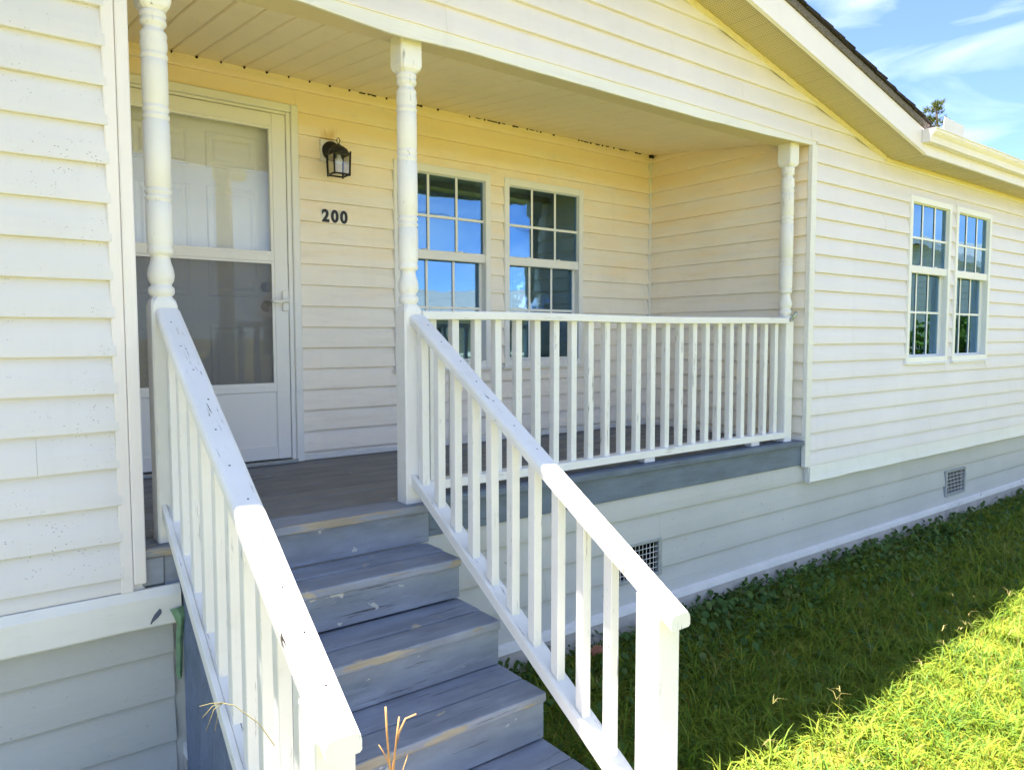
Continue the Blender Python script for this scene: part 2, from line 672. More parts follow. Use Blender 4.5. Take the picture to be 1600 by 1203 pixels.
def wall_mesh(axis, plane, out, s0, s1, z0, z1, openings, thick=.10):
    """backing wall as boxes round the openings, thickness away from out"""
    gg = G()
    cuts = sorted({s0, s1, *[v for o in openings for v in o[:2] if s0 < v < s1]})
    for a, b in zip(cuts[:-1], cuts[1:]):
        zz = [(z0, z1)]
        for o in openings:
            if o[0] < b - 1e-6 and o[1] > a + 1e-6:
                nz = []
                for p, q in zz:
                    if o[2] > p:
                        nz.append((p, min(q, o[2])))
                    if o[3] < q:
                        nz.append((max(p, o[3]), q))
                zz = [k for k in nz if k[1] - k[0] > 1e-4]
        for p, q in zz:
            if axis == 'x':
                gg.box(a, b, *sorted((plane, plane - out * thick)), p, q)
            else:
                gg.box(*sorted((plane, plane - out * thick)), a, b, p, q)
    return gg


def board(axis, plane, out, s0, s1, zb, zt, zlo, zhi, mat, parent, name, d0=.001, d1=.023, amp=.0013, lip=.003):
    def d(z):
        return d0 + (d1 - d0) * (zt - z) / (zt - zb)
    n = max(1, int((s1 - s0) / .22))
    rr = []
    for i in range(n + 1):
        s = s0 + (s1 - s0) * i / n
        w1 = random.uniform(-amp, amp)
        w2 = random.uniform(-amp, amp) * .7
        end = i in (0, n)
        zl = zlo + (0 if zlo > zb + 1e-5 else w2)
        mid = (zlo + zhi) / 2
        pts = [(-.002, zhi), (d(zhi) + (0 if end else w1 * .4), zhi), (d(zhi - (zhi - zlo) * .28) + w1 * .7 + .0020, zhi - (zhi - zlo) * .28), (d(zhi - (zhi - zlo) * .55) + w1 + .0034, zhi - (zhi - zlo) * .55),
               (d(zhi - (zhi - zlo) * .80) + w1 + .0026, zhi - (zhi - zlo) * .80),
               (d(zlo) + w1, zl + min(lip, (zhi - zlo) * .3)), (d(zlo) + w1 - .0015, zl), (-.002, zl)]
        if axis == 'x':
            rr.append([(s, plane + out * p, z) for p, z in pts])
        else:
            rr.append([(plane + out * p, s, z) for p, z in pts])
    gg = G()
    gg.rings(rr)
    return gg.build(name, mat, parent)


def side_wall(axis, plane, out, s0, s1, z0, z1, grid0, pitch, openings, mat, parent, name='siding_board', limit=None, splits=(), **kw):
    k0 = math.floor((z0 - grid0) / pitch)
    k = k0
    while True:
        zb = grid0 + k * pitch
        zt = zb + pitch
        k += 1
        if zb >= z1 - .004:
            break
        lo, hi = max(zb, z0), min(zt, z1)
        if hi - lo < .006:
            continue
        a0, a1 = s0, s1
        if limit:
            a0, a1 = limit(lo, a0, a1)
            if a1 - a0 < .02:
                continue
        cuts = sorted({a0, a1, *[v for o in openings if o[2] < hi and o[3] > lo for v in o[:2] if a0 < v < a1],
                       *[sx for (sk, sx) in splits if sk == k - 1 - k0 and a0 < sx < a1]})
        for a, b in zip(cuts[:-1], cuts[1:]):
            zz = [(lo, hi)]
            for o in openings:
                if o[0] < b - 1e-6 and o[1] > a + 1e-6:
                    nz = []
                    for p, q in zz:
                        if o[2] > p:
                            nz.append((p, min(q, o[2])))
                        if o[3] < q:
                            nz.append((max(p, o[3]), q))
                    zz = nz
            for p, q in zz:
                if q - p > .008:
                    gap = .0004 if (a > a0 or b < a1) else 0
                    board(axis, plane, out, a + gap, b - gap, zb, zt, p, q, mat, parent, name, **kw)


WW, WZ0, WZ1 = .768, .53, 1.888           # window trim outer size
WINS_F = [1.404, 2.274]                   # right wall windows, left edges
WINS_B = [-2.480, -1.588]                 # porch windows
DOOR = (-4.19, -3.111, 0, 2.10)
ins = .012
opF = [(x + ins, x + WW - ins, WZ0 + ins, WZ1 - ins) for x in WINS_F]
opB = [(x + ins, x + WW - ins, WZ0 + ins, WZ1 - ins) for x in WINS_B] + [(DOOR[0], DOOR[1] - .012, -.05, DOOR[3] - .012)]

# right front wall + gable wall over the porch
wf = wall_mesh('x', 0, -1, 0, 8, -.28, 2.10, opF).build('wall', 'siding', house)
side_wall('x', 0, -1, .012, 8, -.167, 2.20, .067, .1255, opF, 'siding', wf,
          splits=((1, 1.9), (2, 3.1), (4, .75), (5, 4.4), (8, .9), (11, 3.6), (14, 1.0), (16, 2.2)))
gg = G()
gg.prism([(XL, 2.06), (0, 2.06), (.02, 2.10), (EX, EZ), (APX, rake_z(APX + .001)), (2 * APX - EX, EZ), (XL, 2.10)], 'y', 0.0, .10)
wg = gg.build('wall', 'siding', house)
side_wall('x', 0, -1, XL - .9, EX - .06, 2.083, 3.02, .067 + 16 * .1255, .1255, [], 'siding', wg,
          limit=lambda z, a, b: (max(a, 2 * APX - EX + (z - EZ) / ROOF_S), min(b, EX - .05 - (z - EZ) / ROOF_S)),
          splits=((0, -.06), (1, -.845), (2, -2.6), (0, -3.0)))
# sagging vinyl strip along the bottom of the gable wall
pts = [(-4.34, 2.045), (-3.7, 2.040), (-3.25, 2.012), (-2.9, 2.026), (-2.4, 2.022), (-1.8, 2.020), (-1.2, 2.022), (-.6, 2.034), (-.07, 2.052), (.0, 2.056)]
rr = []
for i in range(60):
    x = -4.3 + (4.3) * i / 59
    z = float(np.interp(x, [p[0] for p in pts], [p[1] for p in pts])) + random.uniform(-.0012, .0012)
    rr.append([(x, -.001, 2.0835), (x, -.014, 2.0835), (x, -.020, z + .004), (x, -.018, z), (x, -.001, z + .002)])
gg = G()
gg.rings(rr)
gg.build('bottom_strip', 'trim_dirty', wg)
# left front wall
wl = wall_mesh('x', 0, -1, -12, XL, -.28, 2.10, []).build('wall', 'siding_speck', house)
side_wall('x', 0, -1, -9, -4.345, -.14, 2.12, .042, .1284, [], 'siding_speck', wl,
          splits=((4, -4.585), (9, -6.1), (13, -7.0)))
# porch back wall and the two porch side walls
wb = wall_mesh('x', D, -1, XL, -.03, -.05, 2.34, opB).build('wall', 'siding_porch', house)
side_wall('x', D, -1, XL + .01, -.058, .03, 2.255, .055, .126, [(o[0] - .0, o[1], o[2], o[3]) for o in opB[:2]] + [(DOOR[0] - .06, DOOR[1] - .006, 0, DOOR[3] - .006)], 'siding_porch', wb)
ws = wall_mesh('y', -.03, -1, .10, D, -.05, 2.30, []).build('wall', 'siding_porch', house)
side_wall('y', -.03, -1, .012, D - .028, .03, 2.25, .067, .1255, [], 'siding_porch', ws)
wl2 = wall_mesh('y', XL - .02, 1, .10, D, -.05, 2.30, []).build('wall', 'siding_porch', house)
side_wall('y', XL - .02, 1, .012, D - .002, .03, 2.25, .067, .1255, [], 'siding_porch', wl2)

# corner trims
g = G()
g.box(-.052, .012, -.024, .012, -.17, 2.058, .004)
g.build('corner_trim', 'trim_dirty', wf)
g = G()
g.box(XL - .078, XL - .038, -.020, .012, -.142, 2.3, .003)
g.box(XL - .037, XL + .003, -.026, .020, -.118, 2.3, .004)
g.build('corner_trim', 'trim', wl)
g = G()
g.box(-.060, -.028, D - .030, D + .004, .0, 2.262, .004)
g.build('corner_trim', 'trim_dirty', wb)
# starter strips on deck along the porch walls
g = G()
g.box(DOOR[1] + .004, -.058, D - .014, D + .004, .003, .034, .003)
g.build('base_strip', 'trim_dirty', wb)
g = G()
g.box(-.044, -.026, .012, D - .03, .003, .034, .003)
g.build('base_strip', 'trim_dirty', ws)
# frieze strip at the top of the back wall
g = G()
g.prism([(D - .022, 2.262), (D - .022, 2.232), (D - .010, 2.228), (D + .002, 2.228), (D + .002, 2.262)], 'x', XL + .02, -.062)
g.build('frieze_strip', 'ceil', wb)

# bottom skirt trim (white band)
def band(x0, x1, ztop, zbot, parent, ledge=.030, nm='bottom_trim'):
    rr = []
    n = max(2, int((x1 - x0) / .18))
    for i in range(n + 1):
        x = x0 + (x1 - x0) * i / n
        w1 = random.uniform(-.002, .002)
        w2 = random.uniform(-.003, .003)
        rr.append([(x, -.001, ztop), (x, -.016, ztop), (x, -.026 - (.008 if ledge < .05 else 0) + w1, ztop - ledge), (x, -.034 + w1, zbot + .006 + w2), (x, -.030 + w1, zbot + w2), (x, .004, zbot + w2)])
    gg = G()
    gg.rings(rr)
    return gg.build(nm, 'trim_dirty', parent)


band(-.004, 8, -.167, -.281, wf, .07)
band(-9, -4.165, -.142, -.279, wl)
# bent tab at the lower left corner of the right wall
g = G()
g.rings([[(-.012, -.036, -.285), (-.004, -.036, -.285), (-.004, -.030, -.285), (-.012, -.030, -.285)],
         [(-.014, -.038, -.20), (-.004, -.037, -.20), (-.004, -.030, -.20), (-.014, -.030, -.20)],
         [(-.026, -.044, -.172), (-.016, -.042, -.168), (-.014, -.034, -.168), (-.024, -.034, -.172)]])
g.build('bent_flashing', 'trim_dirty', wf)
# torn green wrap at the end of the left band
rr = []
for i, (x0_, x1_, y_, z_) in enumerate([(-4.205, -4.160, -.039, -.225), (-4.190, -4.153, -.043, -.262), (-4.182, -4.158, -.036, -.288), (-4.184, -4.160, -.022, -.34),
                                        (-4.182, -4.161, -.015, -.41), (-4.186, -4.163, -.012, -.47), (-4.178, -4.166, -.012, -.50)]):
    rr.append([(x0_, y_, z_), ((x0_ + x1_) / 2, y_ - .009, z_ + .004), (x1_, y_, z_ + .006), (x1_, y_ + .003, z_ + .006), ((x0_ + x1_) / 2, y_ - .006, z_ + .004), (x0_, y_ + .003, z_)])
g = G()
g.rings(rr)
o = g.build('torn_wrap', 'green_wrap', wl)
o['label'] = 'torn green strip hanging at the end of the white band'
rr = []
for i, (x, z, wd) in enumerate([(-4.268, -.262, .002), (-4.254, -.246, .010), (-4.244, -.232, .012), (-4.238, -.220, .006)]):
    rr.append([(x - wd, -.0352, z), (x, -.0356, z - .004), (x + wd, -.0352, z), (x, -.0345, z + .006)])
g = G()
g.rings(rr)
g.build('paint_chip', 'chip_blue', wl)

# skirting: lap boards, vents, ledge, foundation
VENTS = [(-1.935, -1.520, -.640, -.430), (2.33, 2.745, -.700, -.475)]
sk = wall_mesh('x', .032, -1, -12, 8, GZ, -.10, VENTS, .06).build('skirting_wall', 'skirt', house)
side_wall('x', .032, -1, -4.17 + .02, 8, -.768, -.155, -.773, .165, VENTS, 'skirt', sk, name='skirt_board', d0=.002, d1=.020, amp=.0005,
          splits=((0, .9), (1, -2.4), (1, 3.2), (2, 1.5), (3, -.4)))
side_wall('x', .032, -1, -9, -4.185, -.905, -.25, -.902, .1665, [], 'skirt', sk, name='skirt_board', d0=.002, d1=.020, amp=.0005,
          splits=((1, -6.0),))
g = G()
g.prism([(.03, -.764), (-.022, -.775), (-.025, -.806), (.03, -.806)], 'x', -4.16, 8)
g.build('ledge', 'ledge', sk)
rr = []
for i in range(60):
    x = -4.16 + 12.16 * i / 59
    a_ = random.uniform(-.004, .004)
    rr.append([(x, .03, -.807), (x, -.012 + a_, -.807), (x, -.016 + a_, GZ - .05), (x, .03, GZ - .05)])
g = G()
g.rings(rr)
g.build('foundation', 'concrete', sk)
g = G()
g.box(-9, -4.19, -.012, .03, -.93, -.895, .004)
g.build('ledge', 'ledge', sk)
for i, (a, b, c, d_) in enumerate(VENTS):
    g = G()
    g.box(a + .001, b - .001, .045, .40, c + .001, d_ - .001)
    for f in list(g.bm.faces):
        if f.normal.y < -.9 or f.calc_center_median().y < .046:
            g.bm.faces.remove(f)
    v = g.build('vent', 'dark', house, recalc=False)
    g = G()
    t_ = .024
    g.box(a - .006, a + t_, .004, .034, c - .006, d_ + .004, .002)
    g.box(b - t_, b + .006, .004, .034, c - .006, d_ + .004, .002)
    g.box(a + t_, b - t_, .006, .034, d_ - .012, d_ + .004, .002)
    g.box(a + t_, b - t_, .006, .034, c - .006, c + .016, .002)
    g.build('vent_frame', 'galv', v)
    g = G()
    nxb, nzb = 12, 6
    for k in range(1, nxb):
        x = a + t_ + (b - a - 2 * t_) * k / nxb
        g.box(x - .0013, x + .0013, .016, .019, c + .012, d_ - .010)
    for k in range(1, nzb):
        z = c + .012 + (d_ - c - .022) * k / nzb
        g.box(a + t_, b - t_, .013, .016, z - .0013, z + .0013)
    g.build('wire_grille', 'ledge', v)

# ---- rest of the shell: ends, rear wall with a window, floor, interior
OPR = [(3.78, 4.62, 1.15, 2.10)]
wall_mesh('x', 8.5, 1, -12, 8, GZ, 2.3, OPR).build('wall', 'siding', house)
wall_mesh('y', -12, -1, 0, 8.5, GZ, 2.3, []).build('wall', 'siding', house)
wall_mesh('y', 8, 1, 0, 8.5, GZ, 2.3, []).build('wall', 'siding', house)
g = G()
g.box(-11.9, 7.9, D + .11, 8.4, -.04, -.005)
g.build('floor', 'interior', house)
g = G()
g.box(-11.9, 7.9, D + .105, 8.39, 2.27, 2.30)
g.box(.08, 7.9, .105, D + .104, 2.27, 2.30)
g.build('interior_ceiling', 'interior', house)
g = G()
g.box(-4.3, -4.26, D + .12, 8.39, 0, 2.265)
g.build('partition', 'interior', house)

# ---- porch ceiling, beam
CY0, CZ0, CY1, CZ1 = .17, 2.108, D - .004, 2.262
g = G()
g.prism([(CY0, CZ0 + .03), (CY1, CZ1 + .03), (CY1, CZ1 + .05), (CY0, CZ0 + .05)], 'x', XL, -.03)
ceil = g.build('porch_ceiling', 'dark', house)
x = XL + .004
PITCH = .127
holes = G()
off = -3.411 - PITCH * 7
k = 0
while off + k * PITCH < -.05:
    a, b = off + k * PITCH, off + (k + 1) * PITCH
    k += 1
    a2, b2 = max(a, XL + .004), min(b, -.036)
    if b2 - a2 < .02:
        continue
    def prof(y, z):
        w1 = random.uniform(-.0006, .0006)
        return [(a2, y, z + .026), (a2, y, z + .007), (a2 + .006, y, z + .001 + w1), (b2 - .012, y, z + w1), (b2 - .004, y, z + .009), (b2 - .0003, y, z + .010), (b2 - .0003, y, z + .026)]
    gp = G()
    gp.rings([prof(CY0 + (CY1 - CY0) * j / 4, CZ0 + (CZ1 - CZ0) * j / 4) for j in range(5)])
    gp.build('ceiling_plank', 'ceil', ceil)
    if a > XL + .02 and a < -.2 and random.random() < .9:
        s_ = random.uniform(.004, .009)
        holes.box(a - s_ * .9, a + s_ * .7, D - .030, D - .018, 2.253 - s_ * .35, 2.262, .002)
for _ in range(26):
    xx = random.uniform(-2.9, -.1)
    s_ = random.uniform(.01, .05)
    holes.box(xx, xx + s_, D - .027, D - .021, 2.252 + random.uniform(0, .004), 2.261)
holes.box(-.085, -.05, D - .06, D - .03, 2.235, 2.262, .004)
holes.build('dark_gap', 'hole', ceil)['kind'] = 'stuff'  # dark boxes added for the black gaps where planks meet the back wall
g = G()
g.box(XL + .004, -.03, .002, .172, 2.056, 2.40, .003)
g.build('porch_beam', 'beam', house)

# ---- soffits
g = G()
sofp = .098
base_sof = G()
base_sof.prism([(EX, EZ + .02), (APX, rake_z(APX + .001) + .02), (APX, rake_z(APX + .001) + .03), (EX, EZ + .03)], 'y', -OH, -.001)
sof = base_sof.build('soffit', 'dark', house)
x = EX
while x > APX + .02:
    xa = max(APX, x - sofp)
    za, zb_ = rake_z(xa + 1e-4), rake_z(x)
    gp = G()
    e_ = .003
    gp.rings([[(xa + .001, y, za + .019), (xa + .001, y, za + e_), (xa + .010, y, za - .0), (x - .004, y, zb_), (x - .0005, y, zb_ + .006), (x - .0005, y, zb_ + .019)] for y in (-OH + .002, -OH / 2, -.018)])
    gp.build('soffit_panel', 'soffit', sof)
    x = xa
base_sof = G()
base_sof.box(EX + .002, 8.3, -OH, -.001, EZ + .02, EZ + .03)
sof2 = base_sof.build('soffit', 'dark', house)
x = EX
while x < 8.2:
    gp = G()
    gp.rings([[(x + .0005, y, EZ + .019), (x + .0005, y, EZ + .006), (x + .004, y, EZ), (x + sofp - .009, y, EZ), (x + sofp - .001, y, EZ + .004), (x + sofp - .001, y, EZ + .019)] for y in (-OH + .002, -OH / 2, -.018)])
    gp.build('soffit_panel', 'soffit', sof2)
    x += sofp
# wall-side J channel strips
g = G()
za = rake_z(APX + .001)
g.rings([[(xx, -.017, z - .028), (xx, -.034, z - .022), (xx, -.034, z + .004), (xx, -.017, z + .004)] for xx, z in ((EX - .06, EZ + .014), (APX, za))])
g.build('soffit_channel', 'chan', sof)
g = G()
g.prism([(-.017, EZ - .026), (-.034, EZ - .020), (-.034, EZ + .006), (-.017, EZ + .006)], 'x', EX - .058, 8.2)
g.build('soffit_channel', 'chan', sof2)

# ---- roof
RT = .215     # roof deck top above soffit
def rz(x):
    return rake_z(x) + RT
main = [(8.3, -.29, EZ + RT), (8.3, 4.25, EZ + RT + .235 * 4.54), (-12.3, 4.25, EZ + RT + .235 * 4.54), (-12.3, -.29, EZ + RT),
        (2 * APX - EX, -.29, EZ + RT), (APX, -.29 + (EX - APX), EZ + RT + .235 * (EX - APX)), (EX, -.29, EZ + RT)]
g = G()
for poly in (main, [(8.3, 4.25, EZ + RT + .235 * 4.54), (8.3, 8.8, EZ + RT), (-12.3, 8.8, EZ + RT), (-12.3, 4.25, EZ + RT + .235 * 4.54)],
             [(EX, -.29, EZ + RT), (APX, -.29 + EX - APX, EZ + RT + .235 * (EX - APX)), (APX, -.29, EZ + RT + .235 * (EX - APX))],
             [(2 * APX - EX, -.29, EZ + RT), (APX, -.29, EZ + RT + .235 * (EX - APX)), (APX, -.29 + EX - APX, EZ + RT + .235 * (EX - APX))]):
    top = [g.bm.verts.new(p) for p in poly]
    bot = [g.bm.verts.new((p[0], p[1], p[2] - .03)) for p in poly]
    g.bm.faces.new(top)
    g.bm.faces.new(bot[::-1])
    n = len(poly)
    for i in range(n):
        g.bm.faces.new((top[i], top[(i + 1) % n], bot[(i + 1) % n], bot[i]))
roof = g.build('roof', 'shingle', house)
# rake fascia, drip edge
def along_rake(prof, x0, x1, name, mat, parent, n=24, jit=0):
    rr = []
    for i in range(n + 1):
        xx = x0 + (x1 - x0) * i / n
        z = rake_z(xx)
        rr.append([(xx, y, z + h + random.uniform(-jit, jit)) for y, h in prof])
    gg = G()
    gg.rings(rr)
    return gg.build(name, mat, parent)


along_rake([(-OH, -.012), (-OH - .020, -.006), (-OH - .020, .156), (-OH, .156)], APX + .001, EX + .004, 'rake_fascia', 'trim', roof)
along_rake([(-OH - .001, .157), (-OH - .030, .157), (-OH - .034, .170), (-OH - .030, .208), (-OH - .001, .208)], APX + .001, EX + .02, 'drip_edge', 'drip', roof, 40, .0012)
along_rake([(-OH, -.012), (-OH - .020, -.006), (-OH - .020, .156), (-OH, .156)], 2 * APX - EX, APX - .001, 'rake_fascia', 'trim', roof)
# shingles along the rake
x = EX + .045
i = 0
while x > APX:
    for lay in range(2):
        xa = x - .30
        jx = random.uniform(-.01, .01)
        yo = -OH - .040 + random.uniform(-.008, .006)
        z1_ = rake_z(min(x, 9)) + RT + .004 + lay * .012 if x > APX else 0
        za_, zb_ = EZ + ROOF_S * (EX - x) + RT + .012 + lay * .013, EZ + ROOF_S * (EX - xa) + RT + .0 + lay * .006
        gp = G()
        th = .010
        gp.rings([[(x + jx, yo, za_), (x + jx, .35, za_), (x + jx, .35, za_ - th), (x + jx, yo, za_ - th)],
                  [(xa, yo + random.uniform(-.004, .004), zb_), (xa, .35, zb_), (xa, .35, zb_ - th), (xa, yo, zb_ - th)]])
        gp.build('shingle', 'shingle', roof)
    x -= .142
    i += 1
# eave fascia
g = G()
g.box(EX + .006, 8.3, -OH - .019, -OH + .0005, EZ - .014, EZ + .16, .002)
g.build('eave_fascia', 'trim', roof)
# gutter
GX0, GX1 = .955, 8.2
gy, gzt, gzb = -OH - .022, 2.262, 2.168
outer = [(gy, gzt), (gy, gzb), (gy - .055, gzb), (gy - .060, gzb + .022), (gy - .066, gzb + .040), (gy - .082, gzb + .055), (gy - .092, gzb + .070), (gy - .094, gzt - .012), (gy - .100, gzt - .008), (gy - .100, gzt)]
inner = [(p[0] + (.002 if i_ > 1 else -.002), p[1] + (.002 if 0 < i_ < 8 else 0)) for i_, p in enumerate(outer)]
inner[-1] = (gy - .088, gzt)
inner[-2] = (gy - .088, gzt - .014)
g = G()
n = 30
g.rings([[(GX0 + (GX1 - GX0) * k / n, y, z + .0015 * math.sin(k * 1.7)) for y, z in outer + inner[::-1]] for k in range(n + 1)])
gut = g.build('gutter', 'gutter', house)
g = G()
g.prism(outer, 'x', GX0 - .004, GX0 - .0005)
g.build('end_cap', 'trim', gut)
g = G()
g.rings([[(1.06, gy - .094, gzt - .004), (1.06, gy - .097, gzt - .004), (1.10, gy - .090, gzt + .098), (1.10, gy - .087, gzt + .098)],
         [(1.42, gy - .094, gzt - .004), (1.42, gy - .097, gzt - .004), (1.44, gy - .090, gzt + .088), (1.44, gy - .087, gzt + .088)]])
g.build('splash_guard', 'gutter', gut)


# ---- windows
def window(x0, plane, parent):
    x1 = x0 + WW
    t_ = .044
    zt, zb = WZ1, WZ0
    y0 = plane - .030
    g = G()
    # flat outer trim
    g.box(x0, x0 + t_, y0, plane + .01, zb, zt, .004)
    g.box(x1 - t_, x1, y0, plane + .01, zb, zt, .004)
    g.box(x0 + t_, x1 - t_, y0 + .001, plane + .01, zt - .052, zt - .001, .003)
    g.box(x0 + t_, x1 - t_, y0 + .001, plane + .01, zb + .001, zb + .050, .003)
    # deep jambs
    g.box(x0 + t_ - .02, x0 + t_ - .002, plane + .01, plane + .10, zb + .01, zt - .01)
    g.box(x1 - t_ + .002, x1 - t_ + .02, plane + .01, plane + .10, zb + .01, zt - .01)
    g.box(x0 + t_, x1 - t_, plane + .01, plane + .10, zt - .04, zt - .02)
    g.box(x0 + t_, x1 - t_, plane + .01, plane + .10, zb + .02, zb + .04)
    win = g.build('window', 'winframe', parent)
    zm = 1.305
    # upper sash
    def sash(ya, yb, xa, xb, za, zc, bar, rows, pane_y):
        s = G()
        s.box(xa, xa + bar, ya, yb, za, zc, .002)
        s.box(xb - bar, xb, ya, yb, za, zc, .002)
        s.box(xa + bar, xb - bar, ya + .001, yb - .001, zc - bar, zc, .002)
        s.box(xa + bar, xb - bar, ya + .001, yb - .001, za, za + bar, .002)
        s.build('sash', 'winframe', win)
        p = G()
        p.box(xa + bar - .003, xb - bar + .003, pane_y - .002, pane_y + .002, za + bar - .003, zc - bar + .003)
        p.build('pane', 'glass', win)
        for k in (1, 2):
            xx = xa + bar + (xb - xa - 2 * bar) * k / 3
            m = G()
            m.box(xx - .009, xx + .009, pane_y - .009, pane_y - .004, za + bar, zc - bar, .001)
            m.build('muntin', 'muntin', win)
        for k in range(1, rows):
            z = za + bar + (zc - za - 2 * bar) * k / rows
            m = G()
            m.box(xa + bar, xb - bar, pane_y - .0095, pane_y - .0035, z - .009, z + .009, .001)
            m.build('muntin', 'muntin', win)
    sash(plane - .008, plane + .022, x0 + t_ - .008, x1 - t_ + .008, zm - .030, zt - .047, .010, 2, plane + .006)
    sash(plane + .030, plane + .058, x0 + t_ - .004, x1 - t_ + .004, zb + .045, zm + .02, .020, 2, plane + .042)
    # meeting rail
    m = G()
    m.box(x0 + t_ - .004, x1 - t_ + .004, plane - .016, plane + .024, zm - .036, zm + .026, .004)
    m.build('meeting_rail', 'winframe', win)
    for xx in (x0 + .24, x1 - .24):
        m = G()
        m.lathe([(.0, 0), (.016, 0), (.016, .006), (.0, .007)], (xx, plane - .002, zm + .026), n=10)
        m.build('sash_lock', 'winframe', win)
    m = G()
    m.prism([(plane - .044, zb - .012), (plane - .044, zb - .004), (plane - .028, zb + .003), (plane - .001, zb + .003), (plane - .001, zb - .012)], 'x', x0 - .012, x1 + .006)
    m.build('window_sill', 'winframe', win)
    return win


for x0 in WINS_F:
    window(x0, 0, house)
for x0 in WINS_B:
    window(x0, D, house)

# window in the rear wall
g = G()
a, b, c, d_ = OPR[0]
g.box(a - .05, a + .02, 8.36, 8.41, c - .05, d_ + .05)
g.box(b - .02, b + .05, 8.36, 8.41, c - .05, d_ + .05)
g.box(a + .02, b - .02, 8.36, 8.41, d_ - .02, d_ + .05)
g.box(a + .02, b - .02, 8.36, 8.41, c - .05, c + .02)
g.box(a + .02, b - .02, 8.37, 8.40, 1.60, 1.64)
g.box((a + b) / 2 - .008, (a + b) / 2 + .008, 8.38, 8.395, c + .02, d_ - .02)
g.build('window', 'winframe', house)

# ---- doors
dx1 = DOOR[1]
# brick mould trim round the opening
g = G()
g.box(dx1 - .072, dx1 - .046, D - .030, D + .06, .002, 2.052, .003)
g.box(dx1 - .045, dx1, D - .040, D + .01, .002, 2.10, .005)
g.box(-4.20, dx1 - .046, D - .040, D + .01, 2.053, 2.099, .005)
g.box(-4.20, dx1 - .073, D - .028, D + .06, 2.036, 2.052, .003)
g.box(-4.19, -4.115, D - .030, D + .06, .002, 2.035, .003)
g.build('door_frame', 'alu', house)
g = G()
g.box(-4.16, dx1 - .04, D - .05, D + .10, .001, .022, .004)
g.build('threshold', 'galv', house)
sx0, sx1 = -4.108, -3.186
sy0, sy1 = D - .026, D + .008
g = G()
st_ = .082
g.box(sx0, sx0 + st_, sy0, sy1, .03, 2.034, .004)
g.box(sx1 - st_, sx1, sy0, sy1, .03, 2.034, .004)
g.box(sx0 + st_, sx1 - st_, sy0 + .001, sy1 - .001, 1.955, 2.033, .004)
g.box(sx0 + st_, sx1 - st_, sy0 + .001, sy1 - .001, 1.186, 1.234, .004)
g.box(sx0 + st_, sx1 - st_, sy0 + .001, sy1 - .001, .427, .470, .004)
g.box(sx0 + st_, sx1 - st_, sy0 + .001, sy1 - .001, .031, .112, .004)
sd = g.build('storm_door', 'alu', house)
g = G()
g.box(sx0 + st_ - .004, sx1 - st_ + .004, sy0 + .010, sy1 - .010, .108, .431)
g.build('kick_panel', 'alu', sd)
g = G()
b_ = .014
for (za, zc) in ((1.232, 1.957), (.468, 1.188)):
    g.box(sx0 + st_ - .002, sx0 + st_ + b_, sy0 + .004, sy1 - .004, za, zc, .001)
    g.box(sx1 - st_ - b_, sx1 - st_ + .002, sy0 + .004, sy1 - .004, za, zc, .001)
    g.box(sx0 + st_ + b_, sx1 - st_ - b_, sy0 + .005, sy1 - .005, zc - b_, zc, .001)
    g.box(sx0 + st_ + b_, sx1 - st_ - b_, sy0 + .005, sy1 - .005, za, za + b_, .001)
g.build('glass_bead', 'alu', sd)
g = G()
g.box(sx0 + st_ + .01, sx1 - st_ - .01, D - .010, D - .006, 1.24, 1.950)
g.build('pane', 'glass_door', sd)
g = G()
g.box(sx0 + st_ + .01, sx1 - st_ - .01, D - .010, D - .006, .476, 1.182)
g.build('pane', 'glass_door', sd)
g = G()
g.box(sx0 + st_ + .01, sx1 - st_ - .01, D - .016, D - .015, .476, 1.182)
g.build('insect_screen', 'screen', sd)
# handle: plate and lever
g = G()
g.box(-3.228, -3.191, sy0 - .018, sy0 + .001, .903, 1.022, .005, 2)
hp = g.build('handle_plate', 'muntin', sd)
g = G()
g.tube([(-3.205, sy0 - .010, .962), (-3.206, sy0 - .042, .962), (-3.225, sy0 - .050, .961), (-3.262, sy0 - .050, .953), (-3.290, sy0 - .048, .955), (-3.302, sy0 - .046, .966)], .009, 10)
g.lathe([(0, 0), (.013, 0), (.013, .012), (.009, .016), (0, .016)], (-3.205, sy0 - .046, .962), 'y', 12)
g.build('door_handle', 'muntin', sd)
# entry door with six raised panels
ey = D + .075
g = G()
g.box(-4.12, -3.19, ey, ey + .045, .025, 2.05)
ed = g.build('entry_door', 'door', house)
ex0, ex1 = -4.10, -3.205
cw = (ex1 - ex0)
for cxm in (ex0 + cw * .29, ex0 + cw * .71):
    for (za, zc) in ((1.70, 1.90), (.98, 1.60), (.22, .82)):
        hw = .145
        g = G()
        def rect(i_, y):
            return [(cxm - hw + i_, y, za + i_), (cxm + hw - i_, y, za + i_), (cxm + hw - i_, y, zc - i_), (cxm - hw + i_, y, zc - i_)]
        g.rings([rect(0, ey + .002), rect(.006, ey - .007), rect(.016, ey - .007), rect(.026, ey - .001), rect(.036, ey - .001), rect(.05, ey - .008)])
        g.build('door_panel', 'door', ed)
for z, nm in ((1.045, 'deadbolt'), (.930, 'door_knob')):
    g = G()
    g.lathe([(0, 0), (.032, 0), (.032, -.010), (.014, -.014), (.013, -.028), (.027, -.036), (.027, -.050), (.012, -.056), (0, -.056)], (-3.285, ey - .0002, z), 'y', 18)
    g.build(nm, 'knob', ed)

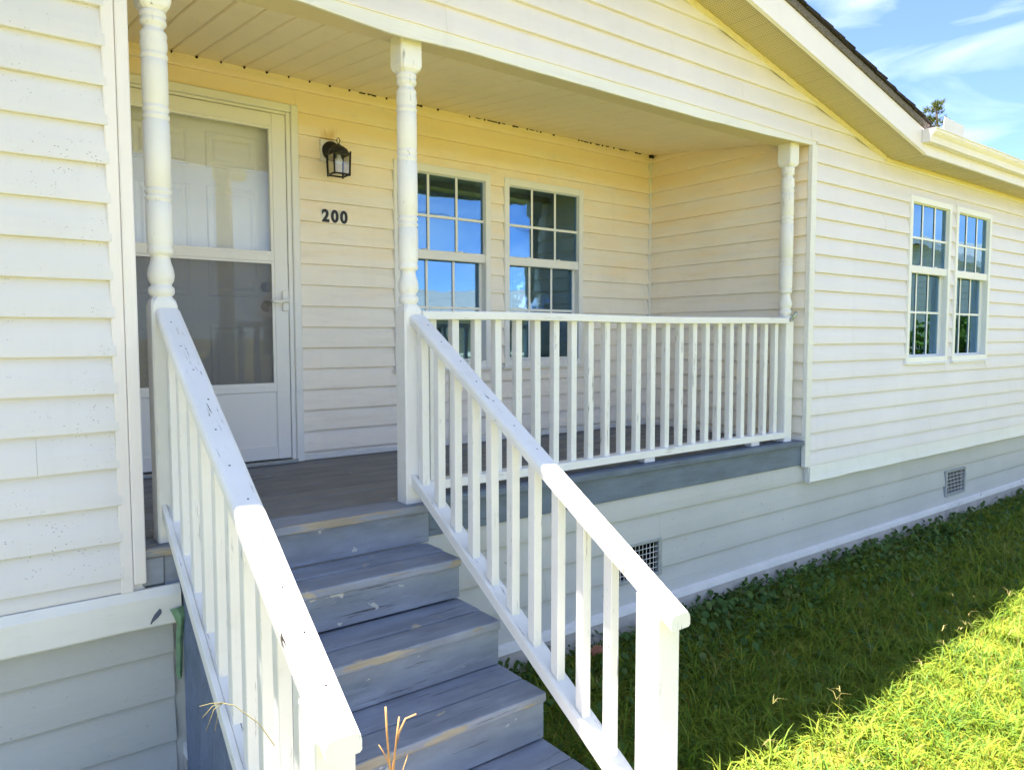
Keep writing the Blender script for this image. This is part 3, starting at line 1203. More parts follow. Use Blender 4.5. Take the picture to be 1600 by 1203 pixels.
# ------------------------------------------------------------------ porch deck
deck = thing('porch_deck', (-2.1, .7, 0), 'weathered dark grey painted plank porch floor with blue-grey edge board', 'deck')
y = .150
while y < D - .01:
    y1_ = min(y + .1385, D + .03)
    dz = random.uniform(-.0015, .0015)
    g = G()
    g.box(XL - .015, -.034, y, y1_, -.036 + dz, dz, .005)
    g.build('deck_board', 'deck', deck)
    y += .148
g = G()
g.box(-4.165, -3.10, -.012, .146, -.036, .0, .006, 2)
g.build('nosing_board', 'paint_step', deck)
g = G()
g.box(-3.098, -.050, -.014, .146, -.016, .018, .005, 2)
g.build('nosing_board', 'paint_fascia', deck)
g = G()
g.box(-3.098, -.040, .012, .031, -.156, -.0175, .003)
g.build('edge_board', 'paint_fascia', deck)
g = G()
g.box(-4.21, -3.10, .006, .030, -.176, -.0375, .002)
g.build('riser_board', 'paint_riser', deck)
g = G()
g.box(-4.285, -4.166, -.010, .146, -.036, -.002, .006)
g.build('nosing_board', 'paint_step', deck)
g = G()
g.box(-4.285, -4.212, -.004, .030, -.135, -.037, .004)
g.build('edge_board', 'paint_riser', deck)
g = G()
for yy in (.06, .5, .95, 1.38):
    g.box(XL, -.04, yy, yy + .04, -.24, -.038)
g.build('joists', 'dark', deck)

# ------------------------------------------------------------------ steps
steps = thing('wooden_steps', (-3.66, -.6, GZ), 'blue-grey wooden steps with peeling paint leading up to the porch', 'steps')
RISE, RUN = .182, .2786
SX0, SX1 = -4.137, -3.113
for i in range(1, 5):
    zt = -RISE * i
    yb = -RUN * (i - 1)          # back of this tread (riser plane above it)
    yf = -RUN * i
    wob = random.uniform(-.003, .003)
    g = G()
    g.box(SX0, SX1, yf + .1435, yb + (.034 if i > 1 else .0), zt - .036, zt + wob, .004, 2)
    g.build('tread_board', 'paint_step', steps, origin=(-3.6, (yf + yb) / 2 - .20, zt))
    g = G()
    g.box(SX0, SX1, yf - .002, yf + .1375, zt - .036, zt, .007, 2)
    g.build('tread_board', 'paint_step', steps, origin=(-3.6, yf + .068, zt))
    zr0 = zt - RISE + (.012, .004, .006)[i - 1] if i < 4 else GZ
    g = G()
    g.box(SX0 + .004, SX1 - .003, yf + .012, yf + .034, zr0, zt - .0375, .002)
    g.build('riser_board', 'paint_riser', steps)
# stringers
def stringer(x0, x1):
    poly = [(.0, -.04), (0, -.5)]
    p = [(.04, -.038)]
    for i in range(1, 5):
        p += [(-RUN * (i - 1) + .04, -RISE * i - .037), (-RUN * i + .035, -RISE * i - .037)]
    p += [(-RUN * 4 + .035, GZ), (-.70, GZ), (.04, -.45)]
    gg = G()
    gg.prism(p, 'x', x0, x1)
    return gg


stringer(-3.160, -3.122).build('stringer', 'paint_riser', steps)
stringer(-3.66, -3.62).build('stringer', 'paint_riser', steps)
# closed left side: upright boards
yy = -.036
ends = [.02, -.16, -.32, -.48, -.64, -.80, -.96, -1.10]
for a, b in zip(ends[:-1], ends[1:]):
    g = G()
    ya, yb = a - .040, b - .041 + .004
    g.prism([(ya, GZ - .02), (ya, .653 * ya - .060), (yb, .653 * yb - .060), (yb, GZ - .02)], 'x', -4.158, -4.138)
    g.build('side_board', 'paint_side', steps)
g = G()
g.box(-4.4, -2.9, -1.95, -RUN * 4 + .010, GZ - .1, GZ + .03, .01)
struct(g.build('path', 'concrete'))


# ------------------------------------------------------------------ porch posts
def post(cx, cy, label, zbase=0.0):
    g = G()
    hb = .0445
    # square base with eased corners and a shoulder
    def sq(h, z, c=.006):
        return [(cx - h + c, cy - h, z), (cx + h - c, cy - h, z), (cx + h, cy - h + c, z), (cx + h, cy + h - c, z),
                (cx + h - c, cy + h, z), (cx - h + c, cy + h, z), (cx - h, cy + h - c, z), (cx - h, cy - h + c, z)]
    g.rings([sq(hb + .001, zbase), sq(hb, .3), sq(hb + .0008, .6), sq(hb, .862), sq(hb - .004, .880, .010), sq(hb - .014, .897, .014)])
    hc = .052
    g.rings([sq(hc - .016, 1.902, .014), sq(hc - .004, 1.914, .010), sq(hc, 1.930), sq(hc, 2.062)])
    prof = [(.030, .890), (.036, .898), (.043, .906), (.0445, .916), (.043, .928), (.036, .934), (.0345, .940), (.041, .950), (.0450, .966), (.0452, .980), (.042, .998), (.036, 1.016), (.0325, 1.032), (.032, 1.042),
            (.037, 1.046), (.043, 1.050), (.0445, 1.060), (.043, 1.070), (.040, 1.076), (.0425, 1.082), (.0445, 1.10), (.0450, 1.16), (.0447, 1.230), (.0405, 1.234), (.0405, 1.238), (.0455, 1.243), (.0455, 1.252), (.0405, 1.257),
            (.0405, 1.262), (.0455, 1.267), (.0455, 1.276), (.0405, 1.281), (.0405, 1.285), (.0447, 1.289), (.0452, 1.40), (.0445, 1.518), (.0405, 1.522), (.0405, 1.526), (.0452, 1.531), (.0452, 1.541), (.0405, 1.546),
            (.0405, 1.551), (.0450, 1.556), (.0450, 1.567), (.0405, 1.572), (.0405, 1.576), (.0440, 1.580), (.0440, 1.70), (.0435, 1.730), (.0405, 1.733), (.0410, 1.736), (.0460, 1.742), (.0460, 1.750), (.0415, 1.756), (.0420, 1.762), (.0455, 1.776),
            (.0455, 1.796), (.042, 1.808), (.0445, 1.815), (.0450, 1.822), (.042, 1.830), (.034, 1.838), (.0335, 1.846), (.038, 1.852), (.0440, 1.858), (.0450, 1.866), (.042, 1.873), (.0395, 1.877), (.043, 1.882), (.045, 1.889), (.043, 1.897), (.036, 1.904), (.034, 1.91)]
    g.lathe(prof, (cx, cy, 0), n=28)
    o = g.build('porch_post', 'wood_v', origin=(cx, cy, zbase))
    return tag(o, label, 'post', 'turned porch posts')


post(-4.1725, .0845, 'turned white porch post left of the steps, before the storm door')
post(-3.1475, .0845, 'turned white porch post right of the steps, before the left porch window')
post(-.165, .090, 'turned white porch post at the far end of the porch railing', .018)


# ------------------------------------------------------------------ railings
BAL = .019


def eased_bar(pts_top, w0, w1, th, name, mat, parent, ease=.012, jit=.0006):
    """sloped rail: pts along y, cross-section in x/z with rounded upper edges"""
    rr = []
    e = ease
    for (y, z) in pts_top:
        a_, b_ = w0 + random.uniform(-jit, jit), w1 + random.uniform(-jit, jit)
        z = z + random.uniform(-jit, jit)
        q = e * .3
        arc = [(e * (1 - math.sin(t_)), e * (1 - math.cos(t_))) for t_ in (math.pi / 2, math.pi / 3, math.pi / 6, 0)]
        rr.append([(a_ + q, y, z - th), (b_ - q, y, z - th), (b_, y, z - th + q)] + [(b_ - u_, y, z - v_) for u_, v_ in arc]
                  + [(a_ + u_, y, z - v_) for u_, v_ in arc[::-1]] + [(a_, y, z - th + q)])
    g = G()
    g.rings(rr)
    return g.build(name, mat, parent)


def stair_rail(xc, top_c, top_k, low_c, low_k, yend, label):
    def rail_top(y):
        return top_c + top_k * y

    def low_top(y):
        return low_c + low_k * y
    root = thing('stair_railing', (xc, -.7, GZ), label, 'railing', 'stair railings')
    n = 9
    y0r = .0385
    yy = [y0r + (yend - y0r) * k / n for k in range(n + 1)]
    eased_bar([(y, rail_top(y)) for y in yy], xc - .0425, xc + .0425, .047, 'handrail', 'wood_y', root, .019)
    ny0, ny1 = yend + .042, yend + .136           # newel front and back
    yl = [y0r + (ny1 + .0005 - y0r) * k / n for k in range(n + 1)]
    eased_bar([(y, low_top(y)) for y in yl], xc - .022, xc + .038, .038, 'bottom_rail', 'wood_y', root, .003)
    eased_bar([(y, low_top(y) + .007) for y in yl], xc - .042, xc - .0235, .048, 'rail_strip', 'wood_y', root, .003)
    ylist = [-.004 - .1300 * k for k in range(10)]
    for k in range(11):
        yn = -.035 - .127 * k + random.uniform(-.01, .01)
        gn = G()
        xn = xc + random.uniform(-.010, .010)
        gn.lathe([(0, -.002), (.003, -.002), (.003, .0010), (0, .0014)], (xn, yn, rail_top(yn)), n=8)
        gn.build('nail_head', 'hole', root)
    for y in ylist:
        g = G()
        c = .0022
        y0, y1 = y - BAL, y + BAL
        x0, x1 = xc - BAL + .002, xc + BAL
        jx, jy = random.uniform(-.0025, .0025), random.uniform(-.002, .002)

        def sec(dy, zf, off):
            ps = [(x0 + c, y0), (x1 - c, y0), (x1, y0 + c), (x1, y1 - c), (x1 - c, y1), (x0 + c, y1), (x0, y1 - c), (x0, y0 + c)]
            return [(px + dy[0], py + dy[1], zf(py) + off) for px, py in ps]
        g.rings([sec((0, 0), low_top, -.002), sec((jx, jy), rail_top, -.0465)])
        g.build('baluster', 'wood_v', root)
    c = .004
    hx = .0475

    def nsec(zf):
        ps = [(xc - hx + c, ny0), (xc + hx - c, ny0), (xc + hx, ny0 + c), (xc + hx, ny1 - c), (xc + hx - c, ny1), (xc - hx + c, ny1), (xc - hx, ny1 - c), (xc - hx, ny0 + c)]
        return [(a, b, zf(b)) for a, b in ps]
    g = G()
    g.rings([nsec(lambda q: GZ - .05), nsec(lambda q: -.5), nsec(lambda q: rail_top(q) - .0465)])
    g.build('newel_post', 'wood_v', root)
    return root


stair_rail(-4.163, .828, .665, .105, .735, -1.405, 'sloping white wooden stair railing left of the steps, nearest the viewer')
stair_rail(-3.1275, .826, .607, .103, .607, -1.462, 'sloping white wooden stair railing right of the steps, over the lawn')

pr = thing('porch_railing', (-1.65, .08, .02), 'level white wooden porch railing between two posts above the lawn', 'railing')
g = G()
rr = []
n = 14
for k in range(n + 1):
    x = -3.1025 + (2.892) * k / n
    z = .866 + .004 * math.sin(k * .6) + .006 * k / n
    e = .008
    y0, y1 = .030, .122
    rr.append([(x, y0 + .003, z - .040), (x, y0, z - .037), (x, y0, z - e), (x, y0 + e * .3, z - e * .3), (x, y0 + e, z), (x, y1 - e, z), (x, y1, z - e), (x, y1, z - .040)])
g.rings(rr)
g.build('top_rail', 'wood_x', pr)
rr = []
for k in range(n + 1):
    x = -3.1025 + 2.892 * k / n
    z = .088 - .002 * math.sin(k * .5)
    rr.append([(x, .040, z - .040), (x, .040, z - .003), (x, .043, z), (x, .118, z), (x, .118, z - .040)])
g = G()
g.rings(rr)
g.build('bottom_rail', 'wood_x', pr)
for k in range(23):
    xb = -3.035 + .1243 * k
    g = G()
    jx = random.uniform(-.003, .003)
    c = .0022
    ps = [(xb - BAL + c, .06), (xb + BAL - c, .06), (xb + BAL, .06 + c), (xb + BAL, .098 - c), (xb + BAL - c, .098), (xb - BAL + c, .098), (xb - BAL, .098 - c), (xb - BAL, .06 + c)]
    g.rings([[(p[0], p[1], .086) for p in ps], [(p[0] + jx, p[1] + random.uniform(-.0002, .0002), .833) for p in ps]])
    g.build('baluster', 'wood_v', pr)
for xa in (-1.62, -.58):
    g = G()
    g.box(xa, xa + .09, .052, .108, .0185, .0475, .003)
    g.build('spacer_block', 'wood_x', pr)

# metal clip on the far post
ck = thing('metal_clip', (-.13, .03, .87), 'small tarnished metal clip stuck on the far porch post', 'clip')
g = G()
g.tube([(-.165, .040, .862), (-.150, .028, .892), (-.135, .020, .918)], .011, 6)
g.build('clip_body', 'clip', ck)
g = G()
g.box(-.178, -.150, .030, .046, .850, .872, .003)
g.build('clip_base', 'galv', ck)

# ------------------------------------------------------------------ wall lantern
yw = D - .016
ln = thing('wall_lantern', (-2.90, yw, 1.70), 'black metal coach lantern with clear panes on the porch wall', 'lantern')
g = G()
g.box(-2.972, -2.842, yw - .018, yw + .012, 1.806, 1.934, .005, 2)
g.build('mounting_block', 'trim_dirty', ln)
g = G()
g.lathe([(0, 0), (.060, 0), (.060, -.006), (.052, -.014), (.030, -.024), (.012, -.028), (0, -.028)], (-2.905, yw - .0185, 1.868), 'y', 28)
g.build('backplate', 'black', ln)
ly = yw - .118
lx = -2.905
g = G()
g.tube([(lx, yw - .04, 1.866), (lx, yw - .075, 1.874), (lx, ly, 1.872)], .007, 8)
g.build('arm', 'black', ln)
g = G()
g.lathe([(0, .062), (.008, .060), (.016, .052), (.034, .044), (.052, .030), (.060, .014), (.062, .0), (.058, -.002), (0, -.002)], (lx, ly, 1.832), 'z', 28)
g.build('cap', 'black', ln)
g = G()
ring = [(lx + .010 * math.cos(t), ly, 1.912 + .016 * math.sin(t)) for t in [2 * math.pi * k / 14 for k in range(15)]]
g.tube(ring, .0024, 6)
g.build('loop', 'black', ln)
h0, h1, zb, zt = .048, .052, 1.712, 1.832
cage = G()
for sx_ in (-1, 1):
    for sy_ in (-1, 1):
        cage.tube([(lx + sx_ * h0, ly + sy_ * h0, zb - .006), (lx + sx_ * h1, ly + sy_ * h1, zt + .012)], .0056, 6)
        cage.lathe([(0, -.006), (.006, -.003), (.006, .003), (0, .006)], (lx + sx_ * h0, ly + sy_ * h0, zb - .004), n=8)
        cage.lathe([(0, -.006), (.006, -.003), (.006, .003), (0, .006)], (lx + sx_ * h1, ly + sy_ * h1, zt + .010), n=8)
for hh, z in ((h0, zb), (h1, zt)):
    for (a, b) in (((-1, -1), (1, -1)), ((1, -1), (1, 1)), ((1, 1), (-1, 1)), ((-1, 1), (-1, -1))):
        cage.tube([(lx + a[0] * hh, ly + a[1] * hh, z), (lx + b[0] * hh, ly + b[1] * hh, z)], .0056, 6)
cage.build('cage', 'black', ln)
for (a, b) in (((-1, -1), (1, -1)), ((1, -1), (1, 1)), ((1, 1), (-1, 1)), ((-1, 1), (-1, -1))):
    g = G()
    k = .96
    th = .0015
    nrm = Vector((a[0] + b[0], a[1] + b[1], 0)).normalized() * th
    q = [(lx + a[0] * h0 * k, ly + a[1] * h0 * k, zb), (lx + b[0] * h0 * k, ly + b[1] * h0 * k, zb), (lx + b[0] * h1 * k, ly + b[1] * h1 * k, zt), (lx + a[0] * h1 * k, ly + a[1] * h1 * k, zt)]
    g.rings([q, [tuple(Vector(p) + nrm) for p in q]])
    g.build('pane', 'glass_lamp', ln)
g = G()
g.lathe([(0, -.058), (.014, -.054), (.022, -.042), (.023, -.030), (.016, -.016), (.012, -.004), (.012, .0), (0, .0)], (lx, ly, 1.828), n=16)
g.build('bulb', 'muntin', ln)

# ------------------------------------------------------------------ house number
hn = thing('house_number', (-2.886, yw, 1.44), 'black house number 200 on pale plates beside the door', 'sign')
for i, ch in enumerate('200'):
    xc = -2.945 + .0595 * i
    g = G()
    g.box(xc - .0285, xc + .0285, yw - .006, yw + .006, 1.446, 1.522, .002)
    pl = g.build('number_plate', 'numplate', hn)
    cu = bpy.data.curves.new('digit', 'FONT')
    cu.body = ch
    cu.size = .100
    cu.align_x = 'CENTER'
    cu.extrude = .0012
    cu.offset = .0046
    to = bpy.data.objects.new('tmp', cu)
    COL.objects.link(to)
    bpy.context.view_layer.update()
    me = bpy.data.meshes.new_from_object(to.evaluated_get(bpy.context.evaluated_depsgraph_get()))
    bpy.data.objects.remove(to)
    co = np.empty(len(me.vertices) * 3)
    me.vertices.foreach_get('co', co)
    co = co.reshape(-1, 3)
    mid = (co.min(0) + co.max(0)) / 2
    co = co - mid
    co2 = np.stack([co[:, 0] * .92 + xc, np.full(len(co), yw - .0075) - co[:, 2], co[:, 1] + 1.484], 1)
    me.vertices.foreach_set('co', co2.ravel())
    me.materials.clear()
    finish(me, 'digit', 'digit', pl)


# ------------------------------------------------------------------ vegetation
def blades(P, h, wd, lean, az, seg=3, curl=1.0):
    """arrays -> verts, quad faces; tapered bent blades"""
    n = len(P)
    side = np.stack([-np.sin(az + 1.2 * (rng.random(n) - .5)), np.cos(az), np.zeros(n)], 1)
    side /= np.linalg.norm(side, axis=1)[:, None]
    d = np.stack([np.cos(az), np.sin(az), np.zeros(n)], 1)
    V_, ks = [], np.linspace(0, 1, seg + 1)
    for k in ks:
        ang = lean * (k ** curl)
        c = P + d * (h * k * np.sin(ang))[:, None]
        c[:, 2] = P[:, 2] + h * k * np.cos(ang)
        ww = wd * (1 - k) ** .7 * .5 + wd * .04
        V_.append(c - side * ww[:, None])
        V_.append(c + side * ww[:, None])
    V_ = np.stack(V_, 1)
    nv = 2 * (seg + 1)
    F_ = []
    base = np.arange(n)[:, None] * nv
    for k in range(seg):
        F_.append(base + np.array([2 * k, 2 * k + 1, 2 * k + 3, 2 * k + 2]))
    return V_.reshape(-1, 3), np.concatenate(F_, 0)


def ground_ok(x, y):
    m = (y < -.02)
    m &= ~((x > -4.22) & (x < -3.09) & (y > -1.16))
    m &= ~((x > -4.42) & (x < -2.88) & (y < -1.1) & (y > -1.97))
    return m


def scatter(x0, x1, y0, y1, dens):
    n = int((x1 - x0) * (y1 - y0) * dens)
    x = rng.uniform(x0, x1, n)
    y = rng.uniform(y0, y1, n)
    k = ground_ok(x, y)
    return x[k], y[k]


VV, FF, off = [], [], 0
def add_bl(x, y, h, wd, lean, az, **kw):
    global off
    P = np.stack([x, y, np.full(len(x), GZ - .005)], 1)
    v, f = blades(P, h, wd, lean, az, **kw)
    VV.append(v)
    FF.append(f + off)
    off += len(v)


def patch(x, y, s, ph):
    return .5 + .5 * np.sin(x * s + ph + 1.7 * np.sin(y * s * .8 + ph * 2)) * np.cos(y * s * 1.3 - ph + 1.3 * np.sin(x * s * .6))


for (x0, x1, y0, y1, dens, sc_) in ((-3.1, .6, -3.0, 0, 3600, 1.0), (.6, 4.5, -3.2, 0, 2600, 1.12), (4.5, 9, -3.5, 0, 1200, 1.4),
                                    (-9, -3.1, -3.2, 0, 700, 1.3), (-9, 12, -7, -3.0, 380, 1.6)):
    x, y = scatter(x0, x1, y0, y1, dens)
    n = len(x)
    pt = patch(x, y, 3.1, .7)
    near = np.clip((y + .55) / .5, 0, 1)
    h = (.040 + .045 * pt + .06 * rng.random(n) ** 2) * sc_ * (1 - .35 * near)
    add_bl(x, y, h, (.0034 + .0036 * rng.random(n)) * sc_, .5 + 1.1 * rng.random(n), rng.uniform(0, 2 * math.pi, n))
    # coarse crabgrass: wide, long, arching blades in tufts
    tx, ty = scatter(x0, x1, y0, y1, dens * .030)
    m_ = 11
    x = np.repeat(tx, m_) + rng.normal(0, .022, len(tx) * m_)
    y = np.repeat(ty, m_) + rng.normal(0, .022, len(tx) * m_)
    ok = ground_ok(x, y)
    x, y = x[ok], y[ok]
    n = len(x)
    h = (.085 + .085 * rng.random(n)) * (.7 + .3 * sc_) * (1 - .30 * np.clip((y + .55) / .5, 0, 1))
    add_bl(x, y, h, (.0060 + .0045 * rng.random(n)) * sc_, .55 + 1.0 * rng.random(n), rng.uniform(0, 2 * math.pi, n), seg=4, curl=1.3)
me = fast_mesh('grass', np.concatenate(VV), np.concatenate(FF), 4)
stuff(finish(me, 'grass', 'grass', None, (0, -1.5, GZ)), 'unmown green lawn grass in front of the house', 'grass')

# broad-leaved ground cover close to the foundation
def leaves(C, Rr, nrm_tilt, n_pts=6):
    n = len(C)
    az = rng.uniform(0, 2 * math.pi, n)
    tl = nrm_tilt * (.3 + rng.random(n))
    d = np.stack([np.cos(az) * np.cos(tl), np.sin(az) * np.cos(tl), np.sin(tl)], 1)
    s = np.stack([-np.sin(az), np.cos(az), np.zeros(n)], 1)
    shape = [(0, 0), (.35, .36), (.8, .34), (1.0, 0), (.8, -.34), (.35, -.36)]
    V_ = np.stack([C + d * (Rr * a)[:, None] + s * (Rr * b)[:, None] + np.array([0, 0, 1.]) * (abs(b) * Rr * .25)[:, None] for a, b in shape], 1)
    F_ = np.arange(n * 6).reshape(n, 6)
    return V_.reshape(-1, 3), F_


x, y = scatter(-3.05, 7, -1.1, -.02, 2600)
keep = rng.random(len(x)) < np.clip(1.15 + y * 1.5, .10, 1) * np.where(x < 2, 1, .5) * (.35 + .65 * patch(x, y, 2.3, 2.1))
x, y = x[keep], y[keep]
n = len(x)
C = np.stack([x, y, GZ + .02 + .060 * rng.random(n) * np.clip(1.1 + y, .4, 1)], 1)
v, f = leaves(C, .012 + .042 * rng.random(n) ** 1.5, .85)
me = fast_mesh('ground_cover', v, f, 6)
stuff(finish(me, 'ground_cover', 'weed', None, (1, -.4, GZ)), 'dark broad-leaved weeds along the foot of the skirting', 'weeds')

# seed stalks
VV, FF, off = [], [], 0
x, y = scatter(-2.7, 4.5, -1.7, -.15, 11)
n = len(x)
hs = .16 + .14 * rng.random(n)
add_bl(x, y, hs, np.full(n, .0027), .15 + .55 * rng.random(n), rng.uniform(0, 6.28, n), seg=3)
stv = VV[-1].reshape(n, -1, 3)
tips = stv[:, -1]
for k in range(3):
    az = rng.uniform(0, 6.28, n)
    P = tips.copy()
    v, f = blades(P, .03 + .04 * rng.random(n), np.full(n, .0028), 1.0 + .5 * rng.random(n), az, seg=2)
    VV.append(v)
    FF.append(f + off)
    off += len(v)
me = fast_mesh('seed_stalks', np.concatenate(VV), np.concatenate(FF), 4)
stuff(finish(me, 'seed_stalks', 'straw', None, (0, -1, GZ)), 'thin dry forked grass seed stalks standing in the lawn', 'stalks')

# dead orange weed in front of the steps
dw = thing('dead_weed', (-3.985, -1.30, GZ), 'dry orange weed stems in front of the lower steps', 'plant')
for pts_, r_ in (([(-3.985, -1.30, GZ), (-3.99, -1.30, -.6), (-3.995, -1.30, -.34), (-4.004, -1.30, -.22), (-4.008, -1.30, -.132)], .0034),
                 ([(-3.982, -1.295, GZ), (-3.985, -1.295, -.5), (-3.990, -1.30, -.30), (-3.980, -1.30, -.22), (-3.972, -1.30, -.168)], .003),
                 ([(-3.986, -1.305, GZ), (-3.988, -1.305, -.45), (-3.990, -1.30, -.28), (-3.972, -1.30, -.205), (-3.955, -1.30, -.178), (-3.925, -1.30, -.176)], .0028),
                 ([(-3.990, -1.30, -.30), (-4.010, -1.295, -.25), (-4.022, -1.29, -.225)], .0016),
                 ([(-3.992, -1.30, -.34), (-3.970, -1.31, -.30), (-3.958, -1.315, -.262)], .0015)):
    g = G()
    g.tube(pts_, r_, 7, .7)
    g.build('stem', 'deadstem', dw)
# grass seed head reaching through the left railing
gs = thing('grass_stem', (-4.22, -1.06, GZ), 'arching green grass stem with seed head by the left stair railing', 'plant')
g = G()
g.tube([(-4.06, -1.10, GZ), (-4.10, -1.08, -.6), (-4.16, -1.03, -.33), (-4.21, -1.0, -.235), (-4.27, -1.0, -.168), (-4.300, -1.0, -.152)], .0016, 5, .6)
g.build('stem', 'straw', gs)
for (dx_, dz_) in ((-.055, .012), (-.050, -.02), (-.042, -.055), (-.02, -.06)):
    g = G()
    g.tube([(-4.298, -1.0, -.152), (-4.298 + dx_ * .5, -1.0, -.148 + dz_ * .25), (-4.298 + dx_, -1.0, -.156 + dz_)], .0010, 5, .6)
    g.build('seed_spike', 'straw', gs)
# dead leaf
g = G()
rr = []
for i in range(7):
    t = i / 6
    wdt = .045 * math.sin(math.pi * (.12 + .8 * t))
    x_, y_ = -2.30 + .11 * t, -.235 - .03 * t
    z_ = GZ + .085 + .012 * math.sin(4 * t)
    rr.append([(x_, y_ - wdt, z_ + .020), (x_, y_, z_), (x_, y_ + wdt, z_ + .022), (x_, y_ + wdt, z_ + .024), (x_, y_, z_ + .003), (x_, y_ - wdt, z_ + .022)])
g.rings(rr)
tag(g.build('dead_leaf', 'rust'), 'curled rust-brown dead leaf in the weeds behind the right stair railing', 'leaf')


# ------------------------------------------------------------------ trees
def tuft_needles(centres, dirs, length, n_each, spread, wd):
    VV_, FF_, o_ = [], [], 0
    for c, d in zip(centres, dirs):
        n_ = n_each
        dd = np.array(d)[None, :] + spread * rng.normal(size=(n_, 3))
        dd /= np.linalg.norm(dd, axis=1)[:, None]
        L = length * (.7 + .5 * rng.random(n_))
        s = np.cross(dd, rng.normal(size=(n_, 3)))
        s /= np.linalg.norm(s, axis=1)[:, None]
        c0 = np.array(c)[None, :] + dd * .02
        v = np.stack([c0 - s * wd, c0 + s * wd, c0 + dd * L[:, None] + s * wd * .4, c0 + dd * L[:, None] - s * wd * .4], 1)
        VV_.append(v.reshape(-1, 3))
        FF_.append(np.arange(n_ * 4).reshape(n_, 4) + o_)
        o_ += n_ * 4
    return np.concatenate(VV_), np.concatenate(FF_)


def pine(base, height, crown_r, label):
    root = thing('pine_tree', base, label, 'tree')
    b = Vector(base)
    g = G()
    pts_ = [b + Vector((.15 * math.sin(k * .9), .1 * math.cos(k * 1.1), height * k / 10)) for k in range(11)]
    g.tube(pts_, .20, 9, .15)
    cs, ds = [], []
    for lev in range(16):
        t = lev / 15
        z = height * (.58 + .41 * t)
        rr_ = crown_r * (1.05 - t) ** .6 * (1 if t < .95 else .5)
        nb = 4
        for k in range(nb):
            a = random.uniform(0, 6.28)
            L = rr_ * random.uniform(.55, 1.0)
            p0 = b + Vector((.1, 0, z))
            up_ = .15 + .5 * t
            p1 = p0 + Vector((math.cos(a) * L, math.sin(a) * L, L * up_))
            g.tube([p0, (p0 + p1) / 2 + Vector((0, 0, -.04 * L)), p1], .03 * (1.2 - t), 5, .3)
            for q in range(4):
                f_ = random.uniform(.45, 1.0)
                c = p0.lerp(p1, f_) + Vector((random.gauss(0, .10), random.gauss(0, .10), random.gauss(.04, .07)))
                cs.append(tuple(c))
                d = (p1 - p0).normalized() * .5 + Vector((0, 0, .8))
                ds.append(tuple(d.normalized()))
    g.build('trunk', 'bark', root)
    v, f = tuft_needles(cs, ds, .17, 26, .65, .008)
    finish(fast_mesh('crown', v, f, 4), 'crown', 'pine', root)
    return root


def at(px, py, t):
    d = fwd + r2 * (px - 800) / 1151.956 - u2 * (py - 601.5) / 1151.956
    return CAM + d * t


pt_ = at(1461, 163, 30)
pine((pt_.x, pt_.y, GZ), pt_.z - GZ, 1.15, 'tall pine whose tip shows above the roof behind the gutter')


def broadleaf(base, height, cr, label, nleaf=2600, lsize=.16, squash=.8, trunk_h=.35, group=None):
    root = thing('leafy_tree', base, label, 'tree', group)
    b = Vector(base)
    g = G()
    top = b + Vector((0, 0, height * .75))
    g.tube([b, b + Vector((.05, .03, height * .35)), top], .10 + .012 * height, 9, .3)
    cl = []
    for k in range(16):
        a = random.uniform(0, 6.28)
        el = random.uniform(-.25, 1.2)
        rad = cr * random.uniform(.45, .95)
        c = b + Vector((math.cos(a) * math.cos(el) * rad, math.sin(a) * math.cos(el) * rad, height * (trunk_h + (1 - trunk_h) * .45) + math.sin(el) * rad * squash))
        cl.append((c, cr * random.uniform(.28, .48)))
        g.tube([b + Vector((0, 0, height * random.uniform(.3, .6))), b.lerp(c, .6) + Vector((0, 0, .2)), c], .04, 5, .3)
    g.build('trunk', 'bark', root)
    per = nleaf // len(cl)
    V_, F_, o_ = [], [], 0
    for c, rad in cl:
        p = rng.normal(size=(per, 3))
        p /= np.linalg.norm(p, axis=1)[:, None]
        p *= (rad * (.35 + .65 * rng.random(per) ** .5))[:, None]
        p[:, 2] *= squash
        p += np.array(c)
        a = rng.normal(size=(per, 3))
        a /= np.linalg.norm(a, axis=1)[:, None]
        s = np.cross(a, rng.normal(size=(per, 3)))
        s /= np.linalg.norm(s, axis=1)[:, None]
        L = lsize * (.6 + .8 * rng.random(per))
        v = np.stack([p - a * L[:, None], p + s * (L * .5)[:, None], p + a * L[:, None], p - s * (L * .5)[:, None]], 1)
        V_.append(v.reshape(-1, 3))
        F_.append(np.arange(per * 4).reshape(per, 4) + o_)
        o_ += per * 4
    finish(fast_mesh('crown', np.concatenate(V_), np.concatenate(F_), 4), 'crown', 'leaf', root)
    return root


# behind the house, seen through the porch window and the rear window
broadleaf((6.6, 13.0, GZ), 6.0, 2.8, 'leafy green tree in the back yard seen through the right porch window', 3600, .14, .8, .05)


